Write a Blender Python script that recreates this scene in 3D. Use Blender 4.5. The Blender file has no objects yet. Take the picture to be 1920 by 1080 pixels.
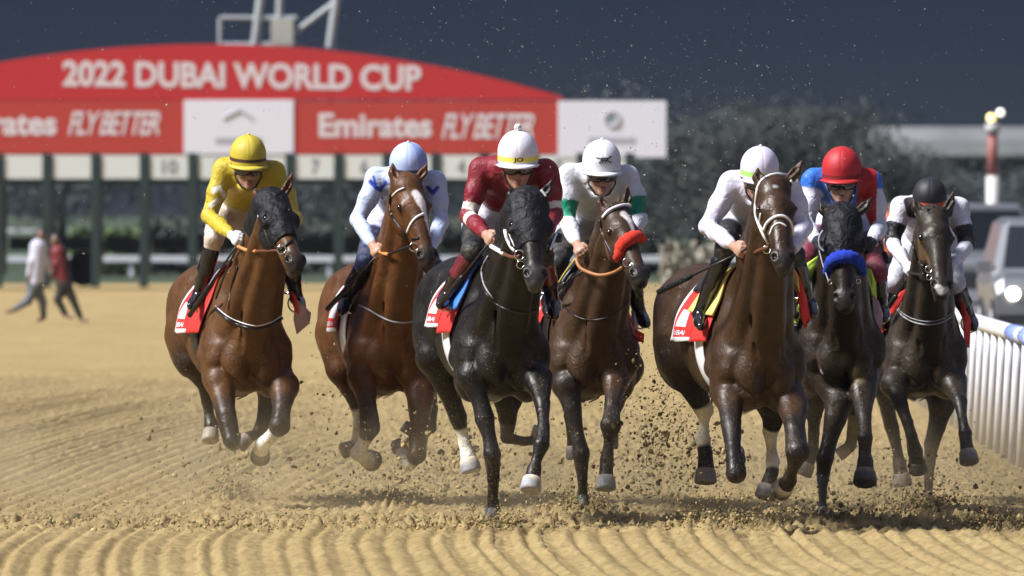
import bpy, math, random
import numpy as np
from mathutils import Vector
random.seed(7); RNG = np.random.default_rng(7)
R = math.radians
SC = bpy.context.scene
COL = SC.collection

# ------------------------------------------------------------------ camera, sky, sun, exposure
F = 16000.0            # focal length in pixels of the 1920 wide photograph
CH = 1.85              # camera height
HY = 400.0             # horizon row
cd = bpy.data.cameras.new('camera'); cam = bpy.data.objects.new('camera', cd); COL.objects.link(cam)
cd.sensor_width = 36.0; cd.lens = 36.0*F/1920.0
cd.clip_start = 1.0; cd.clip_end = 6000
cam.location = (0, 0, CH)
cam.rotation_euler = (math.pi/2 - math.atan((540-HY)/F), 0, 0)
cd.dof.use_dof = True; cd.dof.focus_distance = 51.6; cd.dof.aperture_fstop = 5.0
SC.camera = cam

SUN_AZ = R(-112)       # direction towards the light, measured from +Y clockwise
SUN_EL = R(46)
w = bpy.data.worlds.new('World'); SC.world = w; w.use_nodes = True
nt = w.node_tree; nt.nodes.clear()
out = nt.nodes.new('ShaderNodeOutputWorld'); bg = nt.nodes.new('ShaderNodeBackground')
tc = nt.nodes.new('ShaderNodeTexCoord'); sp = nt.nodes.new('ShaderNodeSeparateXYZ')
cr = nt.nodes.new('ShaderNodeValToRGB')
nt.links.new(tc.outputs['Generated'], sp.inputs[0]); nt.links.new(sp.outputs['Z'], cr.inputs[0])
e = cr.color_ramp.elements
e[0].position = 0.0; e[0].color = (.022, .028, .036, 1)
e[1].position = 0.03; e[1].color = (.007, .012, .027, 1)
for p_, c_ in ((.12, (.015, .019, .035, 1)), (.45, (.115, .125, .205, 1)), (1.0, (.13, .145, .235, 1))):
    q = e.new(p_); q.color = c_
nt.links.new(cr.outputs[0], bg.inputs[0]); bg.inputs[1].default_value = 1.0
nt.links.new(bg.outputs[0], out.inputs[0])
sl = bpy.data.lights.new('sun', 'SUN'); so = bpy.data.objects.new('sun', sl); COL.objects.link(so)
sl.energy = 4.9; sl.angle = R(13); sl.color = (.98, .975, 1.0)
sdv = Vector((math.sin(SUN_AZ)*math.cos(SUN_EL), math.cos(SUN_AZ)*math.cos(SUN_EL), math.sin(SUN_EL)))
so.rotation_euler = sdv.to_track_quat('Z', 'Y').to_euler()
SC.view_settings.view_transform = 'Standard'; SC.view_settings.look = 'None'
SC.view_settings.exposure = 0.66; SC.view_settings.gamma = 1
SC.cycles.use_denoising = True
SC.cycles.max_bounces = 6; SC.cycles.diffuse_bounces = 3; SC.cycles.glossy_bounces = 3

def W(px, py, Y):      # the point seen at a pixel of the photograph, at distance Y
    return np.array([(px-960.)*Y/F, Y, CH-(py-HY)*Y/F])

# ------------------------------------------------------------------ object helpers
def tag(o, label=None, cat=None, group=None, kind=None):
    if label: o['label'] = label
    if cat: o['category'] = cat
    if group: o['group'] = group
    if kind: o['kind'] = kind
    return o
def thing(name, loc, label, cat, group=None):
    o = bpy.data.objects.new(name, None); COL.objects.link(o); o.location = loc
    o.empty_display_size = .1
    return tag(o, label, cat, group)
def mesh_np(name, V, Fq, mats, parent=None, smooth=True, col=None, mi=None, tri=False):
    """V (n,3) array, Fq (m,k) array of equal-sided faces or list of lists"""
    me = bpy.data.meshes.new(name)
    V = np.asarray(V, dtype=np.float32)
    if isinstance(Fq, np.ndarray):
        k = Fq.shape[1]; m = len(Fq)
        me.vertices.add(len(V)); me.vertices.foreach_set('co', V.ravel())
        me.loops.add(m*k); me.loops.foreach_set('vertex_index', Fq.astype(np.int32).ravel())
        me.polygons.add(m); me.polygons.foreach_set('loop_start', np.arange(0, m*k, k, dtype=np.int32))
        try: me.polygons.foreach_set('loop_total', np.full(m, k, dtype=np.int32))
        except Exception: pass
        me.update(calc_edges=True)
    else:
        me.from_pydata([tuple(map(float, v)) for v in V], [], [list(map(int, f)) for f in Fq]); me.update()
    for mm in (mats if isinstance(mats, (list, tuple)) else [mats]): me.materials.append(mm)
    if smooth: me.polygons.foreach_set('use_smooth', np.ones(len(me.polygons), dtype=bool))
    if mi is not None: me.polygons.foreach_set('material_index', np.asarray(mi, dtype=np.int32))
    if col is not None:
        at = me.color_attributes.new('Col', 'FLOAT_COLOR', 'POINT')
        c4 = np.ones((len(V), 4), dtype=np.float32); c4[:, :3] = col
        at.data.foreach_set('color', c4.ravel())
    o = bpy.data.objects.new(name, me); COL.objects.link(o)
    if parent is not None: o.parent = parent
    return o
class MB:
    def __init__(s): s.v = []; s.f = []; s.m = []
    def add(s, V, Fs, m=0):
        b = len(s.v); s.v += [tuple(map(float, v)) for v in V]; s.f += [[int(i)+b for i in f] for f in Fs]; s.m += [m]*len(Fs)
    def box(s, x0, x1, y0, y1, z0, z1, m=0):
        V = [(x, y, z) for x in (x0, x1) for y in (y0, y1) for z in (z0, z1)]
        s.add(V, [(0,1,3,2),(4,6,7,5),(0,4,5,1),(2,3,7,6),(0,2,6,4),(1,5,7,3)], m)
    def tube(s, P, r, n=8, m=0, flat=1.0, up=None, cap=True):
        P = [np.array(p, float) for p in P]; rs = r if isinstance(r, (list, tuple, np.ndarray)) else [r]*len(P)
        V = []; Fs = []
        prev = None
        for i, p in enumerate(P):
            t = P[min(i+1, len(P)-1)]-P[max(i-1, 0)]; t = t/(np.linalg.norm(t)+1e-9)
            if up is not None: a = np.cross(t, np.array(up, float))
            elif prev is not None: a = prev-t*np.dot(prev, t)
            else: a = np.cross(t, (0, 0, 1.)) if abs(t[2]) < .9 else np.cross(t, (1., 0, 0))
            a = a/(np.linalg.norm(a)+1e-9); prev = a; b = np.cross(t, a)
            for j in range(n):
                q = 2*math.pi*j/n
                V.append(p+rs[i]*(math.cos(q)*a+flat*math.sin(q)*b))
        for i in range(len(P)-1):
            for j in range(n):
                Fs.append((i*n+j, i*n+(j+1) % n, (i+1)*n+(j+1) % n, (i+1)*n+j))
        if cap: Fs.append(list(range(n))[::-1]); Fs.append([(len(P)-1)*n+j for j in range(n)])
        s.add(V, Fs, m)
    def cyl(s, a, b, r1, r2=None, n=14, m=0): s.tube([a, b], [r1, r1 if r2 is None else r2], n, m)
    def build(s, name, mats, parent=None, smooth=False):
        o = mesh_np(name, s.v, s.f, mats, parent, smooth, mi=s.m)
        return o

# ------------------------------------------------------------------ materials
def mat(name, base=(.5, .5, .5), rough=.6, metal=0., spec=.5, vcol=False, noise=0., nscale=20., bump=0., bscale=60., coat=0., sheen=0., emis=None, es=0., dirt=None, dirt_amt=.0, dscale=6., bdist=.01):
    m = bpy.data.materials.new(name); m.use_nodes = True
    t = m.node_tree; b = t.nodes['Principled BSDF']; L = t.links
    b.inputs['Base Color'].default_value = (*base, 1); b.inputs['Roughness'].default_value = rough
    b.inputs['Metallic'].default_value = metal; b.inputs['Specular IOR Level'].default_value = spec
    b.inputs['Coat Weight'].default_value = coat; b.inputs['Coat Roughness'].default_value = .15
    b.inputs['Sheen Weight'].default_value = sheen
    if emis: b.inputs['Emission Color'].default_value = (*emis, 1); b.inputs['Emission Strength'].default_value = es
    co = t.nodes.new('ShaderNodeTexCoord')
    src = None
    if vcol:
        a = t.nodes.new('ShaderNodeVertexColor'); a.layer_name = 'Col'; src = a.outputs[0]
    else:
        rgb = t.nodes.new('ShaderNodeRGB'); rgb.outputs[0].default_value = (*base, 1); src = rgb.outputs[0]
    if noise > 0:
        n = t.nodes.new('ShaderNodeTexNoise'); n.inputs['Scale'].default_value = nscale; n.inputs['Detail'].default_value = 5
        L.new(co.outputs['Object'], n.inputs['Vector'])
        mr = t.nodes.new('ShaderNodeMapRange'); mr.inputs[1].default_value = .3; mr.inputs[2].default_value = .7
        mr.inputs[3].default_value = 1-noise; mr.inputs[4].default_value = 1+noise
        L.new(n.outputs[0], mr.inputs[0])
        mx = t.nodes.new('ShaderNodeVectorMath'); mx.operation = 'SCALE'
        L.new(src, mx.inputs[0]); L.new(mr.outputs[0], mx.inputs['Scale']); src = mx.outputs[0]
    if dirt is not None:
        n = t.nodes.new('ShaderNodeTexNoise'); n.inputs['Scale'].default_value = dscale; n.inputs['Detail'].default_value = 8; n.inputs['Roughness'].default_value = .7
        L.new(co.outputs['Object'], n.inputs['Vector'])
        mr = t.nodes.new('ShaderNodeMapRange'); mr.inputs[1].default_value = .48; mr.inputs[2].default_value = .75
        mr.inputs[3].default_value = 0; mr.inputs[4].default_value = dirt_amt; L.new(n.outputs[0], mr.inputs[0])
        mx = t.nodes.new('ShaderNodeMix'); mx.data_type = 'RGBA'; mx.inputs[7].default_value = (*dirt, 1)
        L.new(mr.outputs[0], mx.inputs[0]); L.new(src, mx.inputs[6]); src = mx.outputs[2]
    L.new(src, b.inputs['Base Color'])
    if bump > 0:
        n = t.nodes.new('ShaderNodeTexNoise'); n.inputs['Scale'].default_value = bscale; n.inputs['Detail'].default_value = 4
        L.new(co.outputs['Object'], n.inputs['Vector'])
        bp = t.nodes.new('ShaderNodeBump'); bp.inputs['Strength'].default_value = bump; bp.inputs['Distance'].default_value = bdist; n.inputs['Distortion'].default_value = .6 if bdist > .01 else 0.
        L.new(n.outputs[0], bp.inputs['Height']); L.new(bp.outputs[0], b.inputs['Normal'])
    return m
SAND = (.50, .36, .17)
M = dict(
 cloth=mat('silk', vcol=True, rough=.5, spec=.35, noise=.06, nscale=30, bump=.55, bscale=16, bdist=.035, dirt=(.42, .36, .26), dirt_amt=.18, dscale=14),
 breech=mat('breeches', vcol=True, rough=.6, noise=.05, bump=.5, bscale=18, bdist=.03, dirt=(.42, .36, .26), dirt_amt=.3, dscale=12),
 helmet=mat('helmet_cover', vcol=True, rough=.58, noise=.05, nscale=30, bump=.1, bscale=60),
 skin=mat('skin', vcol=True, rough=.5, noise=.08, nscale=30),
 boot=mat('boot_leather', vcol=True, rough=.2, spec=.6, noise=.1, bump=.25, bscale=24, coat=.4),
 strap=mat('black_leather', (.015, .013, .012), rough=.4, noise=.15),
 brown=mat('brown_leather', (.13, .045, .02), rough=.5, noise=.15),
 tan=mat('tan_leather', (.36, .15, .05), rough=.5, noise=.15),
 orange=mat('orange_rubber', (.62, .24, .06), rough=.6),
 white=mat('white_strap', (.76, .75, .74), rough=.5, noise=.06),
 grey=mat('grey_strap', (.30, .30, .31), rough=.5, noise=.1),
 metal=mat('bit_metal', (.75, .75, .76), rough=.2, metal=1.),
 red=mat('red_cloth', (.62, .025, .018), rough=.65, noise=.08),
 maroon=mat('maroon_cloth', (.20, .012, .025), rough=.6, noise=.08),
 blue=mat('blue_cloth', (.03, .17, .62), rough=.6, noise=.08),
 lime=mat('lime_cloth', (.55, .80, .10), rough=.6, noise=.06),
 yellow=mat('yellow_cloth', (.72, .60, .16), rough=.6, noise=.06),
 pink=mat('pale_cloth', (.42, .30, .36), rough=.7, noise=.08),
 black=mat('black_cloth', (.005, .005, .0065), rough=.6, noise=.2, spec=.3, bump=.9, bscale=17, bdist=.03),
 rfleece=mat('red_fleece', (.75, .045, .02), rough=.95, bump=1.0, bscale=160, noise=.2, nscale=80),
 bfleece=mat('blue_fleece', (.012, .045, .45), rough=.95, bump=1.0, bscale=160, noise=.2, nscale=80),
 lens=mat('dark_lens', (.018, .010, .008), rough=.08, spec=.8, coat=.5),
 eye=mat('horse_eye', (.012, .007, .005), rough=.05, spec=.8),
 hoof=mat('hoof_horn', vcol=True, rough=.6, noise=.2, nscale=40, dirt=(.40, .33, .22), dirt_amt=.6, dscale=18),
 hair=mat('mane_hair', (.012, .010, .009), rough=.45, noise=.2),
 hairb=mat('brown_hair', (.05, .022, .010), rough=.45, noise=.2),
 flower=mat('flower_hedge', (.24, .225, .17), rough=.9, noise=.3, nscale=6),
)
def coat_mat(name, rough=.40, dust=.25):
    m = mat(name, vcol=True, rough=rough, spec=.30, noise=.28, nscale=11, bump=.38, bscale=21, bdist=.018)
    t = m.node_tree; b = t.nodes['Principled BSDF']
    co = t.nodes.new('ShaderNodeTexCoord'); n = t.nodes.new('ShaderNodeTexNoise'); n.inputs['Scale'].default_value = 6; n.inputs['Detail'].default_value = 6
    t.links.new(co.outputs['Object'], n.inputs['Vector'])
    mr = t.nodes.new('ShaderNodeMapRange'); mr.inputs[1].default_value = .35; mr.inputs[2].default_value = .65
    mr.inputs[3].default_value = rough-.04; mr.inputs[4].default_value = rough+.22
    t.links.new(n.outputs[0], mr.inputs[0]); t.links.new(mr.outputs[0], b.inputs['Roughness'])
    b.inputs['Coat Weight'].default_value = .10; b.inputs['Coat Roughness'].default_value = .36; b.inputs['Specular Tint'].default_value = (1, .93, .84, 1)
    # veins standing out under thin skin, and the lie of the short hair
    vn = t.nodes.new('ShaderNodeTexNoise'); vn.inputs['Scale'].default_value = 7.5; vn.inputs['Detail'].default_value = 1.5; vn.inputs['Distortion'].default_value = .8; t.links.new(co.outputs['Object'], vn.inputs['Vector'])
    va = t.nodes.new('ShaderNodeMath'); va.operation = 'SUBTRACT'; va.inputs[1].default_value = .5; t.links.new(vn.outputs[0], va.inputs[0])
    vb = t.nodes.new('ShaderNodeMath'); vb.operation = 'ABSOLUTE'; t.links.new(va.outputs[0], vb.inputs[0])
    vr = t.nodes.new('ShaderNodeMapRange'); vr.interpolation_type = 'SMOOTHSTEP'; vr.inputs[1].default_value = .0; vr.inputs[2].default_value = .020; vr.inputs[3].default_value = 1; vr.inputs[4].default_value = 0; t.links.new(vb.outputs[0], vr.inputs[0])
    mp = t.nodes.new('ShaderNodeMapping'); mp.inputs['Scale'].default_value = (1, 1, .22); t.links.new(co.outputs['Object'], mp.inputs[0])
    hn = t.nodes.new('ShaderNodeTexNoise'); hn.inputs['Scale'].default_value = 110; hn.inputs['Detail'].default_value = 3; t.links.new(mp.outputs[0], hn.inputs['Vector'])
    hm = t.nodes.new('ShaderNodeMath'); hm.operation = 'MULTIPLY_ADD'; hm.inputs[1].default_value = .7; t.links.new(hn.outputs[0], hm.inputs[0]); t.links.new(vr.outputs[0], hm.inputs[2])
    b2 = t.nodes.new('ShaderNodeBump'); b2.inputs['Strength'].default_value = .28; b2.inputs['Distance'].default_value = .006
    t.links.new(hm.outputs[0], b2.inputs['Height']); t.links.new(b.inputs['Normal'].links[0].from_socket, b2.inputs['Normal']); t.links.new(b2.outputs[0], b.inputs['Normal'])
    # specks of thrown sand sticking to the coat, denser low down
    src = b.inputs['Base Color'].links[0].from_socket
    s1 = t.nodes.new('ShaderNodeTexNoise'); s1.inputs['Scale'].default_value = 95; s1.inputs['Detail'].default_value = 4; t.links.new(co.outputs['Object'], s1.inputs['Vector'])
    s2 = t.nodes.new('ShaderNodeTexNoise'); s2.inputs['Scale'].default_value = 5; t.links.new(co.outputs['Object'], s2.inputs['Vector'])
    sx = t.nodes.new('ShaderNodeSeparateXYZ'); t.links.new(co.outputs['Object'], sx.inputs[0])
    m1 = t.nodes.new('ShaderNodeMapRange'); m1.inputs[1].default_value = 1.3; m1.inputs[2].default_value = .3; m1.inputs[3].default_value = .0; m1.inputs[4].default_value = .09; t.links.new(sx.outputs['Z'], m1.inputs[0])
    ad = t.nodes.new('ShaderNodeMath'); ad.operation = 'MULTIPLY_ADD'; ad.inputs[1].default_value = .22; t.links.new(s2.outputs[0], ad.inputs[0]); t.links.new(m1.outputs[0], ad.inputs[2])
    a2 = t.nodes.new('ShaderNodeMath'); t.links.new(s1.outputs[0], a2.inputs[0]); t.links.new(ad.outputs[0], a2.inputs[1])
    m2 = t.nodes.new('ShaderNodeMapRange'); m2.inputs[1].default_value = .755; m2.inputs[2].default_value = .87; m2.inputs[4].default_value = .75; t.links.new(a2.outputs[0], m2.inputs[0])
    mx = t.nodes.new('ShaderNodeMix'); mx.data_type = 'RGBA'; mx.inputs[7].default_value = (.20, .14, .07, 1)
    t.links.new(m2.outputs[0], mx.inputs[0]); t.links.new(src, mx.inputs[6]); t.links.new(mx.outputs[2], b.inputs['Base Color'])
    return m
COAT = coat_mat('horse_coat')

# ------------------------------------------------------------------ implicit bodies: smooth unions of tapered limbs, meshed with surface nets
def nrm(v): v = np.asarray(v, float); return v/(np.linalg.norm(v)+1e-12)
class Body:
    def __init__(s): s.pr = []
    def cone(s, a, b, r1, r2, k=.03, sq=None, op='u'):
        a = np.array(a, float); b = np.array(b, float)
        s.pr.append(('c', a, b, r1, r2, k, sq, op)); return s
    def chain(s, P, r, k=.02, sq=None):
        for i in range(len(P)-1): s.cone(P[i], P[i+1], r[i], r[i+1], k, sq)
    def ell(s, c, rad, k=.03, ax=None, op='u'):
        ax = np.eye(3) if ax is None else np.array(ax, float)
        s.pr.append(('e', np.array(c, float), ax, np.array(rad, float), 0, k, None, op)); return s
    def bbox(s, p):
        if p[0] == 'c':
            r = max(p[3], p[4]); lo = np.minimum(p[1], p[2])-r; hi = np.maximum(p[1], p[2])+r
        else:
            ext = np.sqrt(((p[2]*p[3][:, None])**2).sum(0)); lo = p[1]-ext; hi = p[1]+ext
        return lo-p[5], hi+p[5]
    @staticmethod
    def dist(p, x, y, z):
        if p[0] == 'c':
            _, a, b, r1, r2, k, sq, op = p
            dx, dy, dz = x-a[0], y-a[1], z-a[2]; ba = b-a
            if sq is not None:
                n, q = sq; c = (1/q-1); h = dx*n[0]+dy*n[1]+dz*n[2]
                dx = dx+n[0]*h*c; dy = dy+n[1]*h*c; dz = dz+n[2]*h*c
                ba = ba+n*np.dot(ba, n)*c
            l2 = max(float(ba@ba), 1e-9)
            t = np.clip((dx*ba[0]+dy*ba[1]+dz*ba[2])/l2, 0, 1)
            return np.sqrt((dx-ba[0]*t)**2+(dy-ba[1]*t)**2+(dz-ba[2]*t)**2)-(r1+(r2-r1)*t)
        _, c, ax, rad, _, k, _, op = p
        dx, dy, dz = x-c[0], y-c[1], z-c[2]
        k0 = 0; k1 = 0
        for i in range(3):
            u = (dx*ax[i][0]+dy*ax[i][1]+dz*ax[i][2])/rad[i]
            k0 = k0+u*u; k1 = k1+(u/rad[i])**2
        k0 = np.sqrt(k0); return k0*(k0-1)/(np.sqrt(k1)+1e-6)
    @staticmethod
    def comb(f, d, k, op):
        if op == 's': d = -d; h = np.maximum(k-np.abs(f-d), 0)/k; return np.maximum(f, d)+h*h*k*.25
        h = np.maximum(k-np.abs(f-d), 0)/k; return np.minimum(f, d)-h*h*k*.25
    def at(s, P):
        P = np.asarray(P, float).reshape(-1, 3); f = np.full(len(P), 1.)
        for p in s.pr: f = s.comb(f, s.dist(p, P[:, 0], P[:, 1], P[:, 2]), p[5], p[7])
        return f
    def mesh(s, h, noise=None, off=0., clip=None):
        bb = [s.bbox(p) for p in s.pr if p[7] == 'u']
        lo = np.min([b[0] for b in bb], 0)-3*h-off; hi = np.max([b[1] for b in bb], 0)+3*h+off
        n = np.ceil((hi-lo)/h).astype(int)+1
        g = [(lo[i]+h*np.arange(n[i])).astype(np.float32) for i in range(3)]
        f = np.full(tuple(n), .12, dtype=np.float32)
        for p in s.pr:
            a, b = s.bbox(p); pad = 4*h+off
            i0 = np.maximum(((a-pad-lo)/h).astype(int), 0); i1 = np.minimum(((b+pad-lo)/h).astype(int)+2, n)
            if (i1 <= i0).any(): continue
            x = g[0][i0[0]:i1[0], None, None]; y = g[1][None, i0[1]:i1[1], None]; z = g[2][None, None, i0[2]:i1[2]]
            sl_ = (slice(i0[0], i1[0]), slice(i0[1], i1[1]), slice(i0[2], i1[2]))
            f[sl_] = s.comb(f[sl_], s.dist(p, x, y, z).astype(np.float32), p[5], p[7])
        if off: f = f-off
        if noise:
            amp, fr = noise; r = np.random.default_rng(3)
            q = 0
            for _ in range(7):
                d = nrm(r.normal(size=3))*fr*r.uniform(.6, 1.7)
                q = q+np.sin(g[0][:, None, None]*d[0]+g[1][None, :, None]*d[1]+g[2][None, None, :]*d[2]+r.uniform(0, 6))
            f = f+q.astype(np.float32)*amp*.4
        if clip is not None:
            for (c, nn) in clip:      # keep the side where (x-c).n < 0
                d = (g[0]-c[0])[:, None, None]*nn[0]+(g[1]-c[1])[None, :, None]*nn[1]+(g[2]-c[2])[None, None, :]*nn[2]
                f = np.maximum(f, d.astype(np.float32))
        return nets(f, lo, h)
def nets(f, lo, h):
    sgn = f < 0
    c = np.zeros(tuple(np.array(f.shape)-1), dtype=np.int8)
    for i in (0, 1):
        for j in (0, 1):
            for k in (0, 1):
                c += sgn[i:f.shape[0]-1+i, j:f.shape[1]-1+j, k:f.shape[2]-1+k]
    act = (c > 0) & (c < 8)
    I = np.argwhere(act); idx = np.full(act.shape, -1, dtype=np.int32); idx[act] = np.arange(len(I))
    cn = [(i, j, k) for i in (0, 1) for j in (0, 1) for k in (0, 1)]
    val = np.stack([f[I[:, 0]+a, I[:, 1]+b, I[:, 2]+d] for a, b, d in cn], 1)
    acc = np.zeros((len(I), 3)); cnt = np.zeros(len(I))
    for m in range(8):
        for n_ in range(m+1, 8):
            if sum(abs(cn[m][q]-cn[n_][q]) for q in range(3)) != 1: continue
            a, b = val[:, m], val[:, n_]; cr_ = (a < 0) != (b < 0)
            t = np.where(cr_, a/np.where(cr_, a-b, 1), 0)
            pt = np.array(cn[m])+t[:, None]*(np.array(cn[n_])-np.array(cn[m]))
            acc += pt*cr_[:, None]; cnt += cr_
    V = lo+h*(I+acc/cnt[:, None])
    Q = []
    for ax in range(3):
        b_, c_ = [(1, 2), (2, 0), (0, 1)][ax]
        s0 = [slice(None)]*3; s1 = [slice(None)]*3
        s0[ax] = slice(0, -1); s1[ax] = slice(1, None)
        A = sgn[tuple(s0)]; B = sgn[tuple(s1)]
        E = np.argwhere(A != B)
        E = E[(E[:, b_] > 0) & (E[:, c_] > 0) & (E[:, b_] < f.shape[b_]-1) & (E[:, c_] < f.shape[c_]-1)]
        fl = A[E[:, 0], E[:, 1], E[:, 2]]
        eb = np.zeros(3, int); eb[b_] = 1; ec = np.zeros(3, int); ec[c_] = 1
        g_ = lambda X: idx[X[:, 0], X[:, 1], X[:, 2]]
        q = np.stack([g_(E-eb-ec), g_(E-ec), g_(E), g_(E-eb)], 1)
        q[~fl] = q[~fl][:, ::-1]
        Q.append(q)
    Q = np.concatenate(Q)
    return V.astype(np.float32), Q
def paint(V, base, zones):
    c = np.tile(np.array(base, np.float32), (len(V), 1))
    for z in zones:     # (a, b, r1, r2, soft, colour[, sq])
        a, b, r1, r2, sf, col = z[:6]; sq = z[6] if len(z) > 6 else None
        d = Body.dist(('c', np.array(a, float), np.array(b, float), r1, r2, 0, sq, 'u'), V[:, 0], V[:, 1], V[:, 2])
        wgt = np.clip(.5-d/sf, 0, 1)[:, None]; c = c*(1-wgt)+np.array(col, np.float32)*wgt
    return c
def ray(body, px, py, o, off=0., y0=None, y1=None):
    """point of the body's surface seen at a pixel, in the body's own coordinates (origin o)"""
    d = nrm(np.array([(px-960)/F, 1., -(py-HY)/F])); p0 = np.array([0, 0, CH])-o
    t = (y0 if y0 else o[1]-1.6)
    for _ in range(90):
        p = p0+d*t; v = float(body.at(p)[0])-off
        if v < .0015: return p
        t += max(v*.8, .001)
        if t > (y1 or o[1]+2.2): return None
    return p0+d*t
def rays(body, pts, o, off=0.):
    res = [ray(body, x, y, o, off) for x, y in pts]; res = [r for r in res if r is not None]
    return res
def smooth_line(P, n=5):
    P = [np.array(p, float) for p in P]; o = []
    for i in range(len(P)-1):
        a = P[max(i-1, 0)]; b = P[i]; c = P[i+1]; d = P[min(i+2, len(P)-1)]
        for j in range(n):
            t = j/n; o.append(.5*((2*b)+(-a+c)*t+(2*a-5*b+4*c-d)*t*t+(-a+3*b-3*c+d)*t**3))
    o.append(P[-1]); return o
def dens(pts, n=4): return [tuple(p) for p in smooth_line([np.array(p, float) for p in pts], n)]
def strap(name, body, pts, o, m, parent, r=.008, off=.003, flat=.5, n=4):
    P = rays(body, dens(pts, n), o, off)
    if len(P) < 2: return None
    mb = MB(); mb.tube(P, r, 6, up=(0, -1, 0), flat=1.0)
    return mb.build(name, m, parent, True)
VOX = .0095
# ------------------------------------------------------------------ horses
def coat_paint(H, V, zones): return paint(V, H['coat'], zones)
HORSES = {}
def build_horse(H):
    s = H['s']; Y = F/s; cx = H['cx']; psi = R(H['yaw']); dz = H['dz']
    hv = np.array([math.sin(psi), -math.cos(psi), 0]); lv = np.array([math.cos(psi), math.sin(psi), 0]); zv = np.array([0, 0, 1.])
    o = np.array([(cx-960)*Y/F-.2*math.sin(psi), Y+.15, 0.])
    root = thing('racehorse', tuple(o), H['label'], 'horse', 'racehorses galloping on the sand track')
    T = lambda r, f, z: r*lv+f*hv+(z+dz)*zv          # body template -> own coordinates
    Wp = lambda px, py, D: W(px, py, Y-D)-o
    ax = [lv, -hv, zv]
    kw = H['hw']/.28
    B = Body()
    # trunk
    B.ell(T(0, -.46, 1.13), (.270*kw, .58, .355), .05, ax)
    B.ell(T(0, .02, 1.08), (.235*kw, .33, .305), .08, ax)
    B.cone(T(0, -.10, 1.36), T(0, -.75, 1.36), .12, .14, .10)
    B.ell(T(0, -.86, 1.23), (.245*kw, .42, .29), .08, ax)
    B.ell(T(0, -1.16, 1.30), (.265*kw, .36, .27), .08, ax)
    B.ell(T(0, -.95, 1.45), (.13, .35, .12), .10, ax)
    B.cone(T(0, -.02, 1.46), T(0, -.45, 1.47), .09, .07, .10)
    for sg in (-1, 1):
        B.cone(T(.075*kw*sg, -.10, 1.42), T(.185*kw*sg, .14, 1.04), .065, .100, .05, (hv, 1.5))   # shoulder blade
        B.cone(T(.13*kw*sg, -.16, 1.36), T(.205*kw*sg, -.02, .98), .055, .085, .022, (hv, 1.3))   # triceps edge
        B.ell(T(.195*kw*sg, .19, .97), (.090, .10, .105), .022, ax)         # point of shoulder
        B.ell(T(.090*kw*sg, .29, .93), (.093, .085, .145), .012, ax)        # breast muscle
        B.ell(T(.165*kw*sg, .05, .86), (.105, .14, .15), .025, ax)          # elbow mass
        B.cone(T(.02*sg, .38, 1.08), T(.012*sg, .36, .84), .012, .016, .03, op='s')
        B.cone(T(.19*kw*sg, .30, .90), T(.08*kw*sg, .33, .80), .010, .012, .035, op='s')
        B.ell(T(.16*sg, -1.10, 1.15), (.145, .29, .33), .07, ax)            # thigh
        B.ell(T(.12*sg, -1.32, 1.27), (.12, .16, .22), .07, ax)             # buttock
        B.ell(T(.14*sg, -.98, 1.46), (.06, .09, .05), .08, ax)              # hip point
    B.cone(T(0, .10, .84), T(0, -.35, .80), .10, .10, .06)                  # girth line between the legs
    # neck
    P = Wp(*H['poll']); Mz0 = H['muz']; L = .60*H.get('hs', 1.0)
    q = Wp(Mz0[0], Mz0[1], H['poll'][2]); dl = q-P; pr = math.hypot(dl[0], dl[2]); L = max(L, pr*1.04)
    dD = math.sqrt(max(L*L-pr*pr, 0.0)); Mz = Wp(Mz0[0], Mz0[1], H['poll'][2]+dD)
    A = nrm(Mz-P); fy = R(H['fyaw'])
    N = np.array([math.sin(fy), -math.cos(fy), .15]); N = nrm(N-A*(N@A)); U = np.cross(N, A)
    if U[0] < 0: U = -U
    hp = lambda t, u, n: P+A*t*L+U*u+N*n
    nb = T(0, .02, 1.26); nq = hp(.05, 0, -.07)
    nm = nb*.5+nq*.5+np.array([0, .015, -.02])
    nw = H.get('nw', 1.)
    B.cone(T(0, .14, 1.06), nm, .205*kw, .140*nw, .07)
    B.cone(nm, nq, .140*nw, .098*nw, .05)
    B.cone(T(0, -.10, 1.40), nm+N*(-.05)+zv*.07, .13, .09, .08)
    B.cone(nm+zv*.07, hp(-.02, 0, -.07), .09, .07, .06)
    for sg in (-1, 1):                                                      # neck muscle bands with the jugular groove
        B.cone(T(.120*kw*sg, .22, 1.12), nq+U*.070*sg+A*.10-N*.03, .080, .045, .025)
        B.cone(T(.040*sg, .33, 1.04), nq+U*.022*sg+A*.15, .070, .046, .05)
        B.cone(T(.085*kw*sg, .40, 1.02), nm+U*.075*sg-zv*.02+N*.125, .012, .009, .03, op='s')
        B.cone(T(.15*kw*sg, .16, 1.33), nm+U*.145*nw*sg, .014, .010, .05, op='s')
    # head
    wd = H.get('hwid', 1.0)
    HB0 = len(B.pr)
    B.ell(hp(.10, 0, -.035), (.088*wd, .085, .105), .04, [U, N, A])
    B.ell(hp(.26, 0, -.030), (.098*wd, .075, .12), .03, [U, N, A])
    for sg in (-1, 1):
        B.ell(hp(.31, .082*wd*sg, -.015), (.030, .032, .040), .025, [U, N, A])     # brow
        B.ell(hp(.36, .062*wd*sg, -.105), (.036, .095, .115), .03, [U, N, A])      # cheek
    B.cone(hp(.26, 0, -.02), hp(.86, 0, -.028), .080*wd, .047, .03, (U, .98))
    B.cone(hp(.40, 0, -.11), hp(.90, 0, -.082), .062, .034, .03)
    B.cone(hp(.42, .055*wd, -.055), hp(.72, .040, -.045), .022, .018, .02)
    B.cone(hp(.42, -.055*wd, -.055), hp(.72, -.040, -.045), .022, .018, .02)
    B.ell(hp(.90, 0, -.038), (.062, .055, .070), .03, [U, N, A])
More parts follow.
